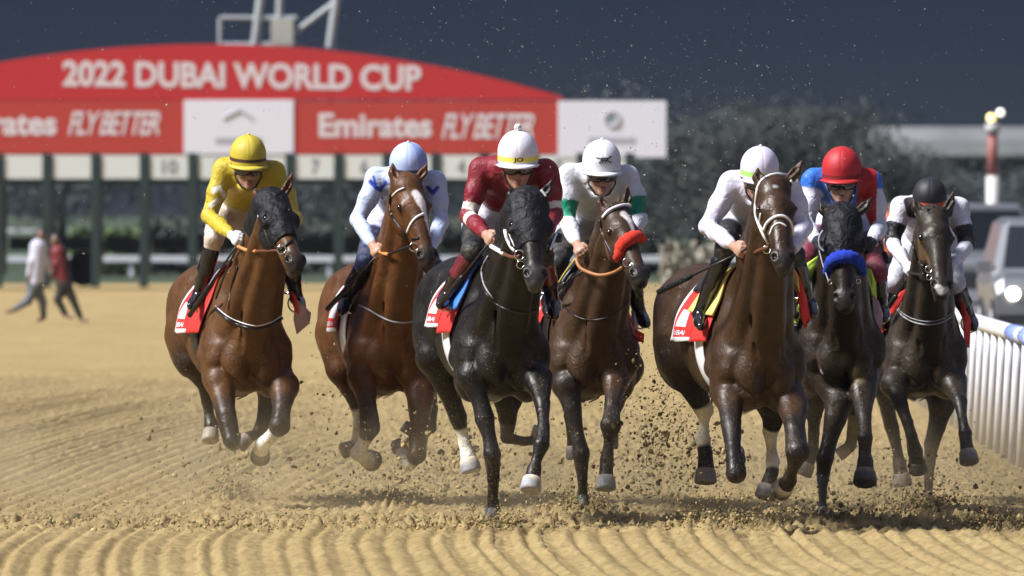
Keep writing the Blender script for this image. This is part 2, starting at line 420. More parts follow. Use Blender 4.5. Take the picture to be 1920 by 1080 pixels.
    B.ell(hp(.975, 0, -.050), (.047, .042, .040), .02, [U, N, A])
    B.ell(hp(.955, 0, -.098), (.034, .028, .040), .018, [U, N, A])
    for sg in (-1, 1):
        B.ell(hp(.885, .046*sg, -.012), (.030, .028, .044), .014, [U, N, A])
        B.ell(hp(.900, .056*sg, .014), (.017, .024, .026), .008, [U, N, A], op='s')
        B.cone(hp(.84, .050*sg, -.078), hp(.99, .030*sg, -.082), .006, .006, .008, op='s')
        B.ell(hp(.315, .108*wd*sg, -.008), (.012, .014, .018), .008, [U, N, A], op='s')
    HB1 = len(B.pr)
    # ears
    for i, (tx, ty) in enumerate(H['ears']):
        sg = -1 if i == 0 else 1
        eb = hp(-.005, .062*wd*sg, -.045); et = Wp(tx, ty, H['poll'][2]-.05)
        if np.linalg.norm(et-eb) > .20: et = eb+nrm(et-eb)*.20
        em = eb*.5+et*.5+U*.012*sg
        B.cone(eb, em, .034, .030, .02); B.cone(em, et, .030, .005, .01)
        B.cone(em-N*(-.028)-U*.004*sg, et*.75+em*.25+N*.016, .014, .004, .006, op='s')
        B.cone(eb*.6+em*.4+N*.034, em+N*.028, .010, .014, .008, op='s')
    # legs
    zones = []; k = H['coat']
    pts_col = H.get('points', (.010, .008, .008))
    hoofs = []
    for nm_, lg in H['legs'].items():
        P3 = [Wp(a, b, c) for a, b, c, r in lg['p']]; rr = [r/s for a, b, c, r in lg['p']]
        sg = -1 if nm_[1] == 'L' else 1
        if nm_[0] == 'F':
            B.cone(T(.165*kw*sg, .08, .93), P3[0], .110, rr[0], .03)
            q1 = P3[0]*.35+P3[1]*.65; B.cone(P3[0]+np.array([.035*sg, .0, .02]), q1+np.array([.018*sg, -.01, 0]), rr[0]*.62, rr[1]*.55, .012)   # outer forearm muscle
            B.cone(P3[0]+np.array([-.03*sg, -.02, .02]), q1+np.array([-.018*sg, -.015, 0]), rr[0]*.60, rr[1]*.5, .012)
        else:
            B.cone(T(.16*sg, -1.02, 1.10), P3[0], .17, rr[0], .06)
        for i in range(len(P3)-1): B.cone(P3[i], P3[i+1], rr[i]*.94, rr[i+1]*.94, .010 if i else .03)
        for i in range(len(P3)-1):        # hollows beside the tendons
            if max(rr[i], rr[i+1])*s < 17.6 and min(rr[i], rr[i+1])*s > 7:
                for e_ in (-1, 1):
                    B.cone(P3[i]*.75+P3[i+1]*.25+np.array([e_*(rr[i]+rr[i+1])*.5, -.3*rr[i], 0]), P3[i]*.25+P3[i+1]*.75+np.array([e_*(rr[i]+rr[i+1])*.5, -.3*rr[i], 0]), .006, .006, .012, op='s')
        hx, hy, hD, hr = lg['h']; he = Wp(hx, hy, hD)
        hdv = nrm(he-P3[-1]); hst = P3[-1]+hdv*max(np.linalg.norm(he-P3[-1])-.075, 0)
        B.cone(P3[-1], hst, rr[-1]*.93, hr/s*.76, .012)
        hoofs.append((nm_, P3[-1], rr[-1], he, hr/s, lg))
        a0 = lg.get('dark', 1)
        if a0 is not None and H.get('points_on', True):
            for i in range(a0, len(P3)-1):
                zones.append((P3[i], P3[i+1], rr[i]+.03, rr[i+1]+.03, .10 if i == a0 else .05, pts_col))
        for (i, j, c) in lg.get('col', []):       # coloured stretch of the leg
            for q_ in range(i, j):
                zones.append((P3[q_], P3[q_+1], rr[q_]+.016, rr[q_+1]+.016, .015, c))
            if j == len(P3)-1: zones.append((P3[-1], hst, rr[-1]+.02, hr/s*.8+.015, .012, c))
    dk = H.get('muzcol', (.02, .016, .015))
    zones.append((hp(.92, 0, -.03), hp(1.0, 0, -.06), .085, .07, .07, dk))
    for sg in (-1, 1): zones.append((hp(.90, .054*sg, .012), hp(.90, .054*sg, -.004), .021, .023, .010, (.003, .002, .002)))
    for z in H.get('blaze', []):
        Pz = rays(B, z['pts'], o)
        for i in range(len(Pz)-1):
            r_ = z['r']; zones.append((Pz[i], Pz[i+1], r_[i]/s, r_[i+1]/s, .012, z['c']))
    if len(H.get('mud', [])):
        for (a, b, r_, sf, c) in H['mud']:
            q = ray(B, a, b, o)
            if q is not None: zones.append((q, q+np.array([.01, 0, .02]), r_/s, r_/s, sf, c))
    V, Q = B.mesh(VOX, noise=(.0026, 30))
    ob = mesh_np('body', V, Q, COAT, root, True, coat_paint(H, V, zones))
    # hooves
    for nm_, a, ra, he, hr, lg in hoofs:
        d = he-a; ln = np.linalg.norm(d); d = d/ln
        st = a+d*max(ln-.085, 0.); n = 20; rows = [(.0, .78), (.010, .88), (.045, .95), (.074, 1.0), (.084, .96), (.090, .82), (.091, .45), (.090, .01)]
        e1 = nrm(np.cross(d, [0, 0, 1]) if abs(d[2]) < .9 else np.cross(d, [0, 1, 0])); e2 = np.cross(d, e1)
        Vh = []; Fh = []; ch = []; hc = lg.get('hc', (.10, .09, .085)); cb = lg.get('cb', (.28, .22, .17))
        for ri, (t, q) in enumerate(rows):
            for j in range(n):
                an = 2*math.pi*j/n
                Vh.append(st+d*t+hr*q*(math.cos(an)*e1+math.sin(an)*e2)*(1.0)); ch.append(cb if ri < 2 else hc)
        for ri in range(len(rows)-1):
            for j in range(n): Fh.append((ri*n+j, ri*n+(j+1) % n, (ri+1)*n+(j+1) % n, (ri+1)*n+j))
        Fh.append(list(range(n))[::-1]); Fh.append([(len(rows)-1)*n+j for j in range(n)])
        # pastern stub joins leg and hoof
        mesh_np('hoof', Vh, Fh, M['hoof'], root, True, np.array(ch))
        Bp = None
    # eyes
    for sg in (-1, 1):
        if H.get('hood'): pass
        mb = MB(); c = hp(.315, .102*wd*sg, -.010)
        V_, F_ = sphere(c, .021, 12, 8); mb.add(V_, F_)
        mb.build('eye', M['eye'], root, True)
    # mane and forelock
    mb = MB(); rng = np.random.default_rng(int(s)+cx)
    for i in range(170):
        t = rng.random()
        a = (hp(-.02, 0, -.07)*(1-t)+(T(0, -.05, 1.47)+zv*.06)*t)+zv*(.07*math.sin(math.pi*min(t+.1, 1)))
        side = rng.choice([-1, 1], p=[.35, .65])
        b = a+np.array([side*rng.uniform(.02, .06), rng.uniform(.02, .15), rng.uniform(.0, .03)])
        c = b+np.array([side*.02, rng.uniform(.0, .12), -rng.uniform(.03, .08)])
        mb.tube([a, (a+b)/2+zv*.02, b, c], [.007, .006, .004, .001], 4)
    for i in range(34):
        a = hp(.0, rng.uniform(-.035, .035), -.0); dr = H.get('fore', (0.1, .4))
        b = a+U*rng.uniform(-.05, .05)+A*rng.uniform(-.03, .07)+N*.03
        mb.tube([a, (a+b)/2+N*.02, b], [.006, .005, .001], 4)
    mb.build('mane', M['hairb'] if H.get('brownmane') else M['hair'], root, True)
    # tail streaming behind
    mb = MB(); t0 = T(0, -1.46, 1.42)
    for i in range(26):
        a = t0+rng.normal(size=3)*.015; sp_ = rng.normal(size=3)*.05
        P_ = [a, T(.02, -1.56, 1.40)+sp_*.4, T(.10, -1.66, 1.22)+sp_*.7, T(.17, -1.74, 1.0)+sp_*1.0, T(.2, -1.78, .80)+sp_*1.0]
        mb.tube(P_, [.03, .028, .024, .018, .004], 5)
    mb.build('tail', M['hairb'] if H.get('brownmane') else M['hair'], root, True)
    # girth, saddle, saddle cloth and pads: sheets laid round the trunk
    TB = Body(); TB.pr = B.pr[:HB0]
    def surf(f, th, off):
        c = T(0, f, 1.18); d = lv*math.sin(th)+zv*math.cos(th)
        ts = np.linspace(.05, .75, 60); v = TB.at(c[None]+d[None]*ts[:, None])
        i = int(np.argmax(v > 0)) if (v > 0).any() else 59
        t_ = ts[i-1]+(ts[i]-ts[i-1])*(0-v[i-1])/(v[i]-v[i-1]+1e-9) if i > 0 else ts[i]
        return c+d*(t_+off)
    def sheet(name, m, f0, f1, tha, off, nf=8, nth=44, flare=0, mifun=None, thick=.006, ffun=None, ripple=0., parent=root):
        Vs = []; Fs = []; mi = []
        for j in range(nth+1):
            th = R(-tha+2*tha*j/nth)
            for i in range(nf+1):
                uu = i/nf; a = abs(th)/R(tha)
                f = f0+(f1-f0)*uu
                if ffun: f = ffun(uu, a)
                oo = off+flare*a**3*(.35+uu)+ripple*math.sin(9*uu+7*a*(1 if th > 0 else 1.3))*a*a
                Vs.append(surf(f, th, oo))
        for j in range(nth):
            for i in range(nf):
                q = j*(nf+1)+i; Fs.append((q, q+1, q+nf+2, q+nf+1)); mi.append(mifun(i/(nf-1), (j+.5)/nth) if mifun else 0)
        ob_ = mesh_np(name, Vs, Fs, m, parent, True, mi=mi)
        md = ob_.modifiers.new('Solidify', 'SOLIDIFY'); md.thickness = thick; md.offset = 0
        return ob_
    g_ = sheet('girth', M[H.get('girth', 'white')], -.20, -.32, 178, .010, 3, 60, thick=.008)
    if H.get('pad'): sheet('saddle_pad', M[H['pad']], -.02, -.40, H.get('padth', 62), .028, 5, 30, thick=.014, flare=.02)
    def cloth_f(uu, a): return -.22-.12*a-uu*(.38-.02*a)-.07*a*uu
    def cm(iu, jv):
        a = abs(jv-.5)*2
        if iu > .94 or a > .955: return 1
        if .35 < iu < .8 and .62 < a < .84: return 1
        return 0
    if H.get('cloth', True):
        cl = sheet('saddle_cloth', [M['red'], M['white']], -.22, -.8, H.get('cth', 108), .018, 24, 84, flare=H.get('flare', .05), mifun=cm, ffun=cloth_f, ripple=.012, thick=.005)
        # lettering along the lower hem on both sides
        for sd in (-1, 1):
            tv, tf = text_verts('DUBAI', .9)
            out_ = []
            for x, y in tv:
                uu = .87-x/3.2*.55 if sd < 0 else .32+x/3.2*.55
                a = .955-.02-(y/1.0)*.0-.085+(.085*(1-y))*0+.0
                a = .875+(1-y)*.055
                th = R(H.get('cth', 108))*a*sd
                f = cloth_f(uu, a)
                out_.append(surf(f, th, .018+H.get('flare', .05)*a**3*(.35+uu)+.012*math.sin(9*uu+7*a*(1 if th > 0 else 1.3))*a*a+.006))
            mesh_np('lettering', out_, tf, M['white'], cl, False)
    sheet('saddle', M['strap'], -.20, -.58, 40, .034, 8, 24, thick=.018)
    if H.get('under'): sheet('under_pad', M[H['under']], -.06, -.30, 100, .014, 6, 50, thick=.006, flare=.03)
    # stirrups
    J = H['j']
    for kk in ('ankL', 'ankR'):
        if kk in J:
            an = Wp(*J[kk]); mb = MB()
            ring = [an+np.array([.055*math.cos(q), .0, .06*math.sin(q)-.03]) for q in np.linspace(0, 2*math.pi, 17)]
            mb.tube(ring, .006, 6)
            sg = -1 if kk == 'ankL' else 1
            mb.tube([an+zv*.03, surf(-.30, R(48*sg), .05)], .009, 6)
            mb.build('stirrup', M['metal'], root, True)
    # straps
    for (nm_, pts, m_, r_) in H.get('straps', []):
        strap(nm_, B, pts, o, M[m_], root, r_)
    for (nm_, pts, m_, r_) in H.get('free', []):      # hanging pieces given with their own depth
        P_ = smooth_line([Wp(*p) for p in pts], 5); mb = MB(); mb.tube(P_, r_, 7); mb.build(nm_, M[m_], root, True)
    for (nm_, poly, m_) in H.get('flaps', []):         # loose corners of cloth lifted by the wind
        P_ = [Wp(*p) for p in poly]; c = sum(P_)/len(P_); Vf = [c+np.array([0, -.012, 0])]; nP = len(P_)
        for ring in (.5, 1.):
            for i, p in enumerate(P_): Vf.append(c+(p-c)*ring+np.array([0, .012*math.sin(i*2.1+ring*3), 0]))
        Ff = [(0, 1+i, 1+(i+1) % nP) for i in range(nP)]+[(1+i, 1+nP+i, 1+nP+(i+1) % nP, 1+(i+1) % nP) for i in range(nP)]
        of = mesh_np(nm_, Vf, Ff, M[m_], root, True); md = of.modifiers.new('Solidify', 'SOLIDIFY'); md.thickness = .006
    if H.get('rings'):
        for (px, py, rp) in H['rings']:
            c = ray(B, px, py, o, .012)
            if c is None: continue
            mb = MB(); mb.tube([c+np.array([rp/s*math.cos(q), -.006, rp/s*math.sin(q)]) for q in np.linspace(0, 2*math.pi, 17)], .0045, 6)
            mb.build('bit_ring', M['metal'], root, True)
    # fleece roll over the nose
    if H.get('fleece'):
        pts, m_, r_ = H['fleece']; P_ = rays(B, dens(pts, 5), o, .010); mb = MB()
        P_ = [P_[0]+np.array([-.004, .09, -.02]), P_[0]+np.array([-.006, .045, -.006])]+P_+[P_[-1]+np.array([.006, .045, -.006]), P_[-1]+np.array([.004, .09, -.02])]
        rr = [r_/s*(.62+.44*math.sin(math.pi*i/(len(P_)-1)))*(1+.10*math.sin(i*2.3)) for i in range(len(P_))]
        mb.tube(P_, rr, 14, up=(0, -1, 0)); mb.build('noseband', M[m_], root, True)
    # hood
    if H.get('hood'):
        HB = Body(); HB.pr = [p for p in B.pr[HB0:HB1-8] if p[7] == 'u']+[p for p in B.pr[HB0-1:HB0] if 0]
        HB.cone(nq*.35+nm*.65, nq, .15*nw, .112*nw, .05)
        HB.cone(nm+zv*.07, hp(-.02, 0, -.07), .09, .07, .06)
        c1 = hp(H['hood'][0], 0, 0); c0 = nq*.62+nm*.38
        for sg in (-1, 1):
            HB.ell(hp(.30, .108*wd*sg, -.03), (.022, .040, .050), .02, [U, N, A])
            HB.ell(hp(.33, .118*wd*sg, .022), (.020, .034, .034), .008, [U, N, A], op='s')
        Vh, Qh = HB.mesh(.008, off=.009, clip=[(c1, A), (c0, -nrm(nq-nm))], noise=(.0012, 60))
        hd = mesh_np('blinker_hood', Vh, Qh, M['black'], root, True)
        for i, (tx, ty) in enumerate(H.get('hoodspots', [])):
            q = ray(HB, tx, ty, o, .010)
    HORSES[H['id']] = dict(B=B, o=o, Wp=Wp, root=root, T=T, hp=hp, Y=Y)
    return root

def sphere(c, r, n=16, m=10, sc=(1, 1, 1)):
    V = []; Fs = []
    for i in range(m+1):
        ph = math.pi*i/m
        for j in range(n):
            th = 2*math.pi*j/n
            V.append((c[0]+r*sc[0]*math.sin(ph)*math.cos(th), c[1]+r*sc[1]*math.sin(ph)*math.sin(th), c[2]+r*sc[2]*math.cos(ph)))
    for i in range(m):
        for j in range(n): Fs.append((i*n+j, (i+1)*n+j, (i+1)*n+(j+1) % n, i*n+(j+1) % n))
    return V, Fs
def text_mesh(txt, bold=0., shear=0., sp=1.):
    cu = bpy.data.curves.new('t', 'FONT'); cu.body = txt; cu.offset = bold; cu.shear = shear; cu.space_character = sp
    cu.resolution_u = 4; cu.size = 1
    ob = bpy.data.objects.new('t', cu); COL.objects.link(ob)
    bpy.context.view_layer.update()
    dg = bpy.context.evaluated_depsgraph_get()
    me = bpy.data.meshes.new_from_object(ob.evaluated_get(dg))
    V = np.array([v.co[:] for v in me.vertices]); Fs = [list(p.vertices) for p in me.polygons]
    bpy.data.objects.remove(ob); bpy.data.curves.remove(cu); bpy.data.meshes.remove(me)
    return V, Fs
def text_verts(txt, h):
    V, Fs = text_mesh(txt, .02); x = V[:, :2]; x = x-x.min(0); x[:, 1] /= x[:, 1].max(); x[:, 0] *= 3.2/x[:, 0].max()
    return x, Fs

# ------------------------------------------------------------------ riders
SK = (.42, .24, .16)
def build_rider(H):
    J = H['j']; s = H['s']; Hs = HORSES[H['id']]; o = Hs['o']; Wp = Hs['Wp']
    g = lambda k: Wp(*J[k])
    hc = g('head'); sL, sR, eL, eR, hL, hR = g('shL'), g('shR'), g('elL'), g('elR'), g('hdL'), g('hdR')
    kL, kR, aL, aR = g('knL'), g('knR'), g('ankL'), g('ankR')
    pel = g('pel'); tL = g('toeL'); tR = g('toeR'); HBd = Hs['B']
    def push(p, r, sg):
        p = p.copy()
        for _ in range(40):
            if float(HBd.at(p)[0]) > r: break
            p[0] += .01*sg
        return p
    kL = push(kL, .05, -1); kR = push(kR, .05, 1); aL = push(aL, .055, -1); aR = push(aR, .055, 1); tL = push(tL, .045, -1); tR = push(tR, .045, 1)
    # the person stands on his own empty at the stirrups
    root = thing('person', tuple(o), J['label'], 'jockey', 'jockeys riding in the race')
    fy = R(J.get('hyaw', 0)); pt = R(J.get('pitch', 25)*.42)
    fv = np.array([math.sin(fy)*math.cos(pt), -math.cos(fy)*math.cos(pt), -math.sin(pt)])
    rv = nrm(np.array([math.cos(fy), math.sin(fy), J.get('roll', 0)])); rv = nrm(rv-fv*(rv@fv)); uv = np.cross(rv, fv)
    if uv[2] < 0: uv = -uv
    hp = lambda r, f, u: hc+rv*r+fv*f+uv*u
    chest = (sL+sR)/2; nk = hp(0, -.03, -.12)
    # skin body: one continuous figure, a little inside its clothes
    B = Body()
    B.ell(hp(0, 0, .0), (.078, .098, .105), .02, [rv, fv, uv])
    B.ell(hp(0, .022, -.075), (.056, .066, .060), .03, [rv, fv, uv])
    B.cone(hp(0, .078, -.108), hp(0, .070, -.112), .024, .022, .025)         # chin
    B.cone(hp(0, .088, -.01), hp(0, .110, -.045), .011, .017, .012)         # nose
    B.ell(hp(0, .095, -.078), (.024, .010, .007), .006, [rv, fv, uv]); B.ell(hp(0, .093, -.090), (.021, .010, .007), .006, [rv, fv, uv])
    for sg in (-1, 1):
        B.ell(hp(.046*sg, .070, -.035), (.022, .020, .018), .02, [rv, fv, uv])   # cheekbones
        B.ell(hp(.034*sg, .097, -.002), (.018, .012, .012), .012, [rv, fv, uv], op='s')
        B.ell(hp(.083*sg, -.008, -.02), (.010, .020, .032), .006, [rv, fv, uv])  # ears
    B.cone(nk+uv*.03, chest+(pel-chest)*.10, .052, .060, .03)
    B.cone(chest+(pel-chest)*.15, pel, .11, .10, .05)
    B.cone(sL, sR, .05, .05, .05)
    hips = [pel+np.array([-.10, 0, 0]), pel+np.array([.10, 0, 0])]
    for (sh, el, hd) in ((sL, eL, hL), (sR, eR, hR)):
        B.cone(sh, el, .042, .036, .03); B.cone(el, hd, .036, .024, .02)
    for (hi, kn, an) in ((hips[0], kL, aL), (hips[1], kR, aR)):
        B.cone(hi, kn, .075, .050, .03); B.cone(kn, an, .045, .030, .02)
    gl = J.get('glove')
    zones = []
    for sg, (el, hd) in ((-1, (eL, hL)), (1, (eR, hR))):
        w_ = nrm(hd-el); l_ = nrm(np.cross(w_, [0, 1, .2])); m_ = np.cross(w_, l_)
        if m_[2] > 0: m_ = -m_; l_ = -l_
        B.cone(hd-w_*.02, hd+w_*.015, .026, .024, .02, (m_, .75))
        B.ell(hd+w_*.05, (.042, .046, .020), .012, [l_, w_, m_])
        for i in range(4):
            lat = (i-1.5)*.020; ln = (.030, .034, .032, .026)[i]
            a = hd+w_*(.082-.004*abs(i-1.3))+l_*lat; b = a+w_*ln*.45+m_*.022; c = b+m_*.026-w_*.012; d = c-w_*.026+m_*.004
            B.cone(a, b, .0100, .0095, .003); B.cone(b, c, .0095, .0090, .003); B.cone(c, d, .0088, .0080, .003)
        ts = l_*(-1 if (l_[0]*sg > 0) else 1)
        a = hd+w_*.022+ts*.036; b = a+w_*.034+ts*.012+m_*.014; c = b+w_*.020-ts*.012+m_*.022
        B.cone(a, b, .0125, .0110, .006); B.cone(b, c, .0110, .0090, .003)
        if gl: zones.append((hd-w_*.03, hd+w_*.13, .07, .09, .01, gl))
    V, Q = B.mesh(.006)
    zones = [(hp(0, .10, -.084), hp(.001, .10, -.084), .020, .020, .02, (.34, .13, .10))]+zones
    mesh_np('body', V, Q, M['skin'], root, True, paint(V, J.get('skin', SK), zones))
    # silks
    S = Body()
    tr = nrm(pel-chest); side = nrm(sR-sL); up2 = nrm(np.cross(side, tr))
    if up2[2] < 0: up2 = -up2
    AX = [side, tr, up2]
    S.ell(chest+tr*.10, (.175, .19, .125), .05, AX)
    S.ell(chest+tr*.30, (.150, .20, .120), .05, AX)
    S.ell((chest+pel)/2+up2*.02, (.150, .26, .11), .05, AX)
    S.cone(chest+tr*.0+up2*.03, nk+uv*.0, .085, .060, .05)
    S.cone(sL, sR, .066, .066, .06)
    fat = J.get('fat', 1.)
    for (sh, el, hd) in ((sL, eL, hL), (sR, eR, hR)):
        wr = hd+(el-hd)*.10
        S.cone(sh, sh*.5+el*.5, .068*fat, .062*fat, .035); S.cone(sh*.5+el*.5, el, .062*fat, .050*fat, .03)
        S.cone(el, wr*.6+el*.4, .051*fat, .044*fat, .02); S.cone(wr*.6+el*.4, wr, .044*fat, .032, .02)
        # creases gathering at the elbow
        ua = nrm(sh-el); fa = nrm(hd-el)
        for q_ in range(5):
            c_ = el+fa*(.03+.032*q_); n_ = nrm(np.cross(fa, [0, 1, 0])); 
            S.cone(c_-n_*.055, c_+n_*.05+fa*.012, .0035, .0035, .010, op='s')
        for q_ in range(3):
            c_ = el+ua*(.03+.05*q_); n_ = nrm(np.cross(ua, [0, 1, 0]))
            S.cone(c_-n_*.06-np.array([0, .03, 0]), c_+n_*.06-np.array([0, .03, 0]), .004, .004, .012, op='s')
    S.ell(hp(0, .02, -.10), (.07, .075, .035), .01, [rv, fv, uv], op='s')
    V, Q = S.mesh(.0065, noise=(.0042, 34))
    zc = []
    for z in J.get('silk', []):
        if z[0] == 'arm':      # band round an arm between two fractions
            _, w__, t0, t1, c = z
            sh, el, hd = (sL, eL, hL) if w__ == 'L' else (sR, eR, hR)
            zc.append(('band', sh, el, hd, t0, t1, c))
        elif z[0] == 'px':
            _, pts, r_, c = z
            P_ = rays(S, pts, o)
            for i in range(len(P_)-1): zc.append(('z', (P_[i], P_[i+1], r_/s, r_/s, .008, c)))
        elif z[0] == 'sleeve':
            for (sh, el, hd) in ((sL, eL, hL), (sR, eR, hR)):
                zc.append(('z', (sh*.62+el*.38, el, .082, .082, .012, z[1]))); zc.append(('z', (el, hd, .085, .08, .012, z[1])))
        elif z[0] == 'half':
            zc.append(('half', z[1], z[2]))
    col = np.tile(np.array(J['base'], np.float32), (len(V), 1))
    for z in zc:
        if z[0] == 'z':
            a, b, r1, r2, sf, c = z[1]
            d = Body.dist(('c', a, b, r1, r2, 0, None, 'u'), V[:, 0], V[:, 1], V[:, 2])
            wgt = np.clip(.5-d/sf, 0, 1)[:, None]; col = col*(1-wgt)+np.array(c, np.float32)*wgt
        elif z[0] == 'half':
            wx = ((V-chest)@side > z[1]) & ((V-chest)@side < z[1]+.12); wx &= np.linalg.norm(V-chest, axis=1) < .33
            col[wx] = z[2]
        else:
            _, sh, el, hd, t0, t1, c = z
            for (a, b, ta, tb) in ((sh, el, 0., 1.), (el, hd, 1., 2.)):
                ba = b-a; t = ((V-a)@ba)/(ba@ba); dd = np.linalg.norm(V-a-np.clip(t, 0, 1)[:, None]*ba, axis=1)
                tt = t+ta
                ok = (dd < .085) & (tt > max(t0, ta)) & (tt < min(t1, tb)) & (t >= -.0) & (t <= 1.0)
                col[ok] = c
    mesh_np('silks', V, Q, M['cloth'], root, True, col)
    # breeches
    T_ = Body()
    T_.ell(pel+np.array([0, .02, 0]), (.15, .17, .13), .04)
    T_.cone(pel, chest*.45+pel*.55, .115, .115, .05)
    for (hi, kn, an) in ((hips[0], kL, aL), (hips[1], kR, aR)):
        T_.cone(hi, kn, .092, .062, .04); T_.cone(kn, kn*.70+an*.30, .060, .047, .02)
        ua = nrm(hi-kn)
        for q_ in range(4):
            n_ = nrm(np.cross(ua, [0, 1, 0])); c_ = kn+ua*(.0+.04*q_); T_.cone(c_-n_*.07, c_+n_*.07+ua*.015, .0035, .0035, .010, op='s')
    V, Q = T_.mesh(.007, noise=(.003, 40))
    bc = []
    if 'knee' in J:
        for (hi, kn, an) in ((hips[0], kL, aL), (hips[1], kR, aR)): bc += [(hi*.45+kn*.55, kn, .11, .10, .02, J['knee']), (kn, an, .10, .10, .02, J['knee'])]
    mesh_np('breeches', V, Q, M['breech'], root, True, paint(V, J['breech'], bc))
    # boots
    for (kn, an, to) in ((kL, aL, tL), (kR, aR, tR)):
        Bt = Body(); top = kn*.80+an*.20
        Bt.cone(top, kn*.45+an*.55, .058, .053, .02); Bt.cone(kn*.45+an*.55, an, .053, .038, .02)
        Bt.cone(an, an*.3+to*.7+np.array([0, 0, -.005]), .040, .034, .025); Bt.cone(an*.4+to*.6, to, .036, .028, .02)
        Bt.cone(an+np.array([0, .03, -.03]), an+np.array([0, .035, -.045]), .026, .024, .015)
        V, Q = Bt.mesh(.007, noise=(.001, 60))
        bz = [(top+(kn-an)*.1, top-(kn-an)*.22, .075, .07, .008, J['boottop'])] if 'boottop' in J else []
        mesh_np('boot', V, Q, M['boot'], root, True, paint(V, J.get('boot', (.012, .011, .012)), bz))
    # helmet: dome, brim band, peak
    hr = J['hr']/s; V = []; Fs = []; col = []
    NJ = 96; rows = [0, .08, .18, .30, .42, .54, .66, .78, .88, .95, 1.0, 1.018, 1.022, 1.038, 1.042, 1.058, 1.062, 1.08, 1.098, 1.102, 1.118, 1.122, 1.15]
    C = lambda t, th, q=1.: hp(hr*q*math.sin(min(t, 1)*math.pi/2)*math.sin(th), hr*q*1.10*math.sin(min(t, 1)*math.pi/2)*math.cos(th)-.012, .085+hr*q*1.10*math.cos(min(t, 1)*math.pi/2)-max(t-1, 0)/.15*.060)
    for ri, t in enumerate(rows):
        for j in range(NJ):
            th = 2*math.pi*j/NJ; q = 1.0
            q += (.006*math.cos(4*th)-.016*(1-abs(math.sin(2*th)))**14)*(1 if t < 1. else 0)*min(t*3, 1)
            V.append(C(t, th, q)); c = J['hel'](t, th)
            col.append(c)
    for ri in range(len(rows)-1):
        for j in range(NJ): Fs.append((ri*NJ+j, (ri+1)*NJ+j, (ri+1)*NJ+(j+1) % NJ, ri*NJ+(j+1) % NJ))
    he = mesh_np('helmet', V, Fs, M['helmet'], root, True, np.array(col))
    md = he.modifiers.new('Solidify', 'SOLIDIFY'); md.thickness = .010; md.offset = -1
    V = []; Fs = []; n = 20
    for j in range(n+1):
        th = R(-62+124*j/n); w_ = math.cos(th*1.35)
        for i, (e_, dzz) in enumerate(((0, 0), (.022, -.004), (.042*max(w_, 0)+.002, -.013))):
            p = C(1.15, th, 1.0); d = nrm(p-hp(0, 0, .03)); V.append(p+d*e_*J.get('peak', 1.)+uv*dzz)
    for j in range(n):
        for i in range(2): q = j*3+i; Fs.append((q, q+3, q+4, q+1))
    pk = mesh_np('helmet_peak', V, Fs, M['helmet'], he, True, np.tile(np.array(J['hel'](1.15, 0), np.float32), (len(V), 1)))
    md = pk.modifiers.new('Solidify', 'SOLIDIFY'); md.thickness = .007
    if J.get('bobble'):
        mb = MB(); rr = np.random.default_rng(1)
        for i in range(60):
            d = nrm(rr.normal(size=3)); c = C(0, 0)+uv*.016
            mb.tube([c, c+d*.024], [.007, .004], 5)
        mb.build('bobble', M['white'], he, True)
    elif J.get('button', True):
        V_, F_ = sphere(C(0, 0), .011, 10, 6); mesh_np('helmet_button', V_, F_, M['helmet'], he, True, np.tile(np.array(J['hel'](.3, 0), np.float32), (len(V_), 1)))
    # logo and lettering on the helmet
    if J.get('mark'):
        txt, t0, sc_, th0, mm = J['mark']
        if txt == '*horse':
            mb = MB()
            LN = [[(-1, .32), (-.45, .22), (.1, .30), (.55, .25), (.85, .42), (1.0, .34)], [(-.45, .22), (-.2, .02), (.35, .05), (.55, .25)], [(-.3, .05), (-.62, -.30), (-.45, -.32)], [(-.15, .02), (-.2, -.25)], [(.35, .05), (.75, -.28), (.9, -.25)], [(.3, .03), (.15, -.3)], [(.55, .28), (.8, .5)]]
            for ln in LN:
                mb.tube([C(t0-y*sc_, th0+x*sc_*1.7, 1.02) for x, y in ln], .0035, 5)
            mb.build('emblem', M[mm], he, True)
        else:
            V_, F_ = text_mesh(txt, .03); V_ = V_-V_.mean(0)
            V2 = [C(t0-y*sc_, th0+x*.42, 1.03) for x, y, _ in V_]
            mesh_np('lettering', V2, F_, M[mm], he, False)
    # goggles
    V = []; Fs = []; n = 18
    for j in range(n+1):
        th = R(-66+132*j/n)
        for i in range(5):
            a = (i-2)/2.; hh = .031*(1-.35*max(0, 1-abs(th)/.28)*(a < 0))*(1-.25*(abs(th)/1.15)**4)
            q = 1.16-.10*abs(a)**2
            V.append(hp(.088*q*math.sin(th), .106*q*math.cos(th), -.006+a*hh))
    for j in range(n):
        for i in range(4): q = j*5+i; Fs.append((q, q+5, q+6, q+1))
    gg = mesh_np('goggles', V, Fs, M['lens'], root, True); md = gg.modifiers.new('Solidify', 'SOLIDIFY'); md.thickness = .008
    mb = MB()
    for sg in (-1, 1): mb.tube([hp(.086*sg, .035, .0), hp(.094*sg, .0, .005), hp(.098*sg, -.05, .02)], [.012, .011, .010], 6, up=rv)
    mb.build('goggle_strap', M['strap'], gg, True)
    mb = MB()
    mb.tube([hp(-.090, .0, .02), hp(-.084, .03, -.06), hp(-.045, .062, -.12), hp(0, .07, -.134), hp(.045, .062, -.12), hp(.084, .03, -.06), hp(.090, 0, .02)], .006, 6)
    mb.build('chin_strap', M['strap'], root, True)
    for (nm_, pts, m_, r_) in J.get('free', []):
        P_ = smooth_line([Wp(*p) for p in pts], 4); mb = MB(); mb.tube(P_, r_, 8); mb.build(nm_, M[m_], root, True)
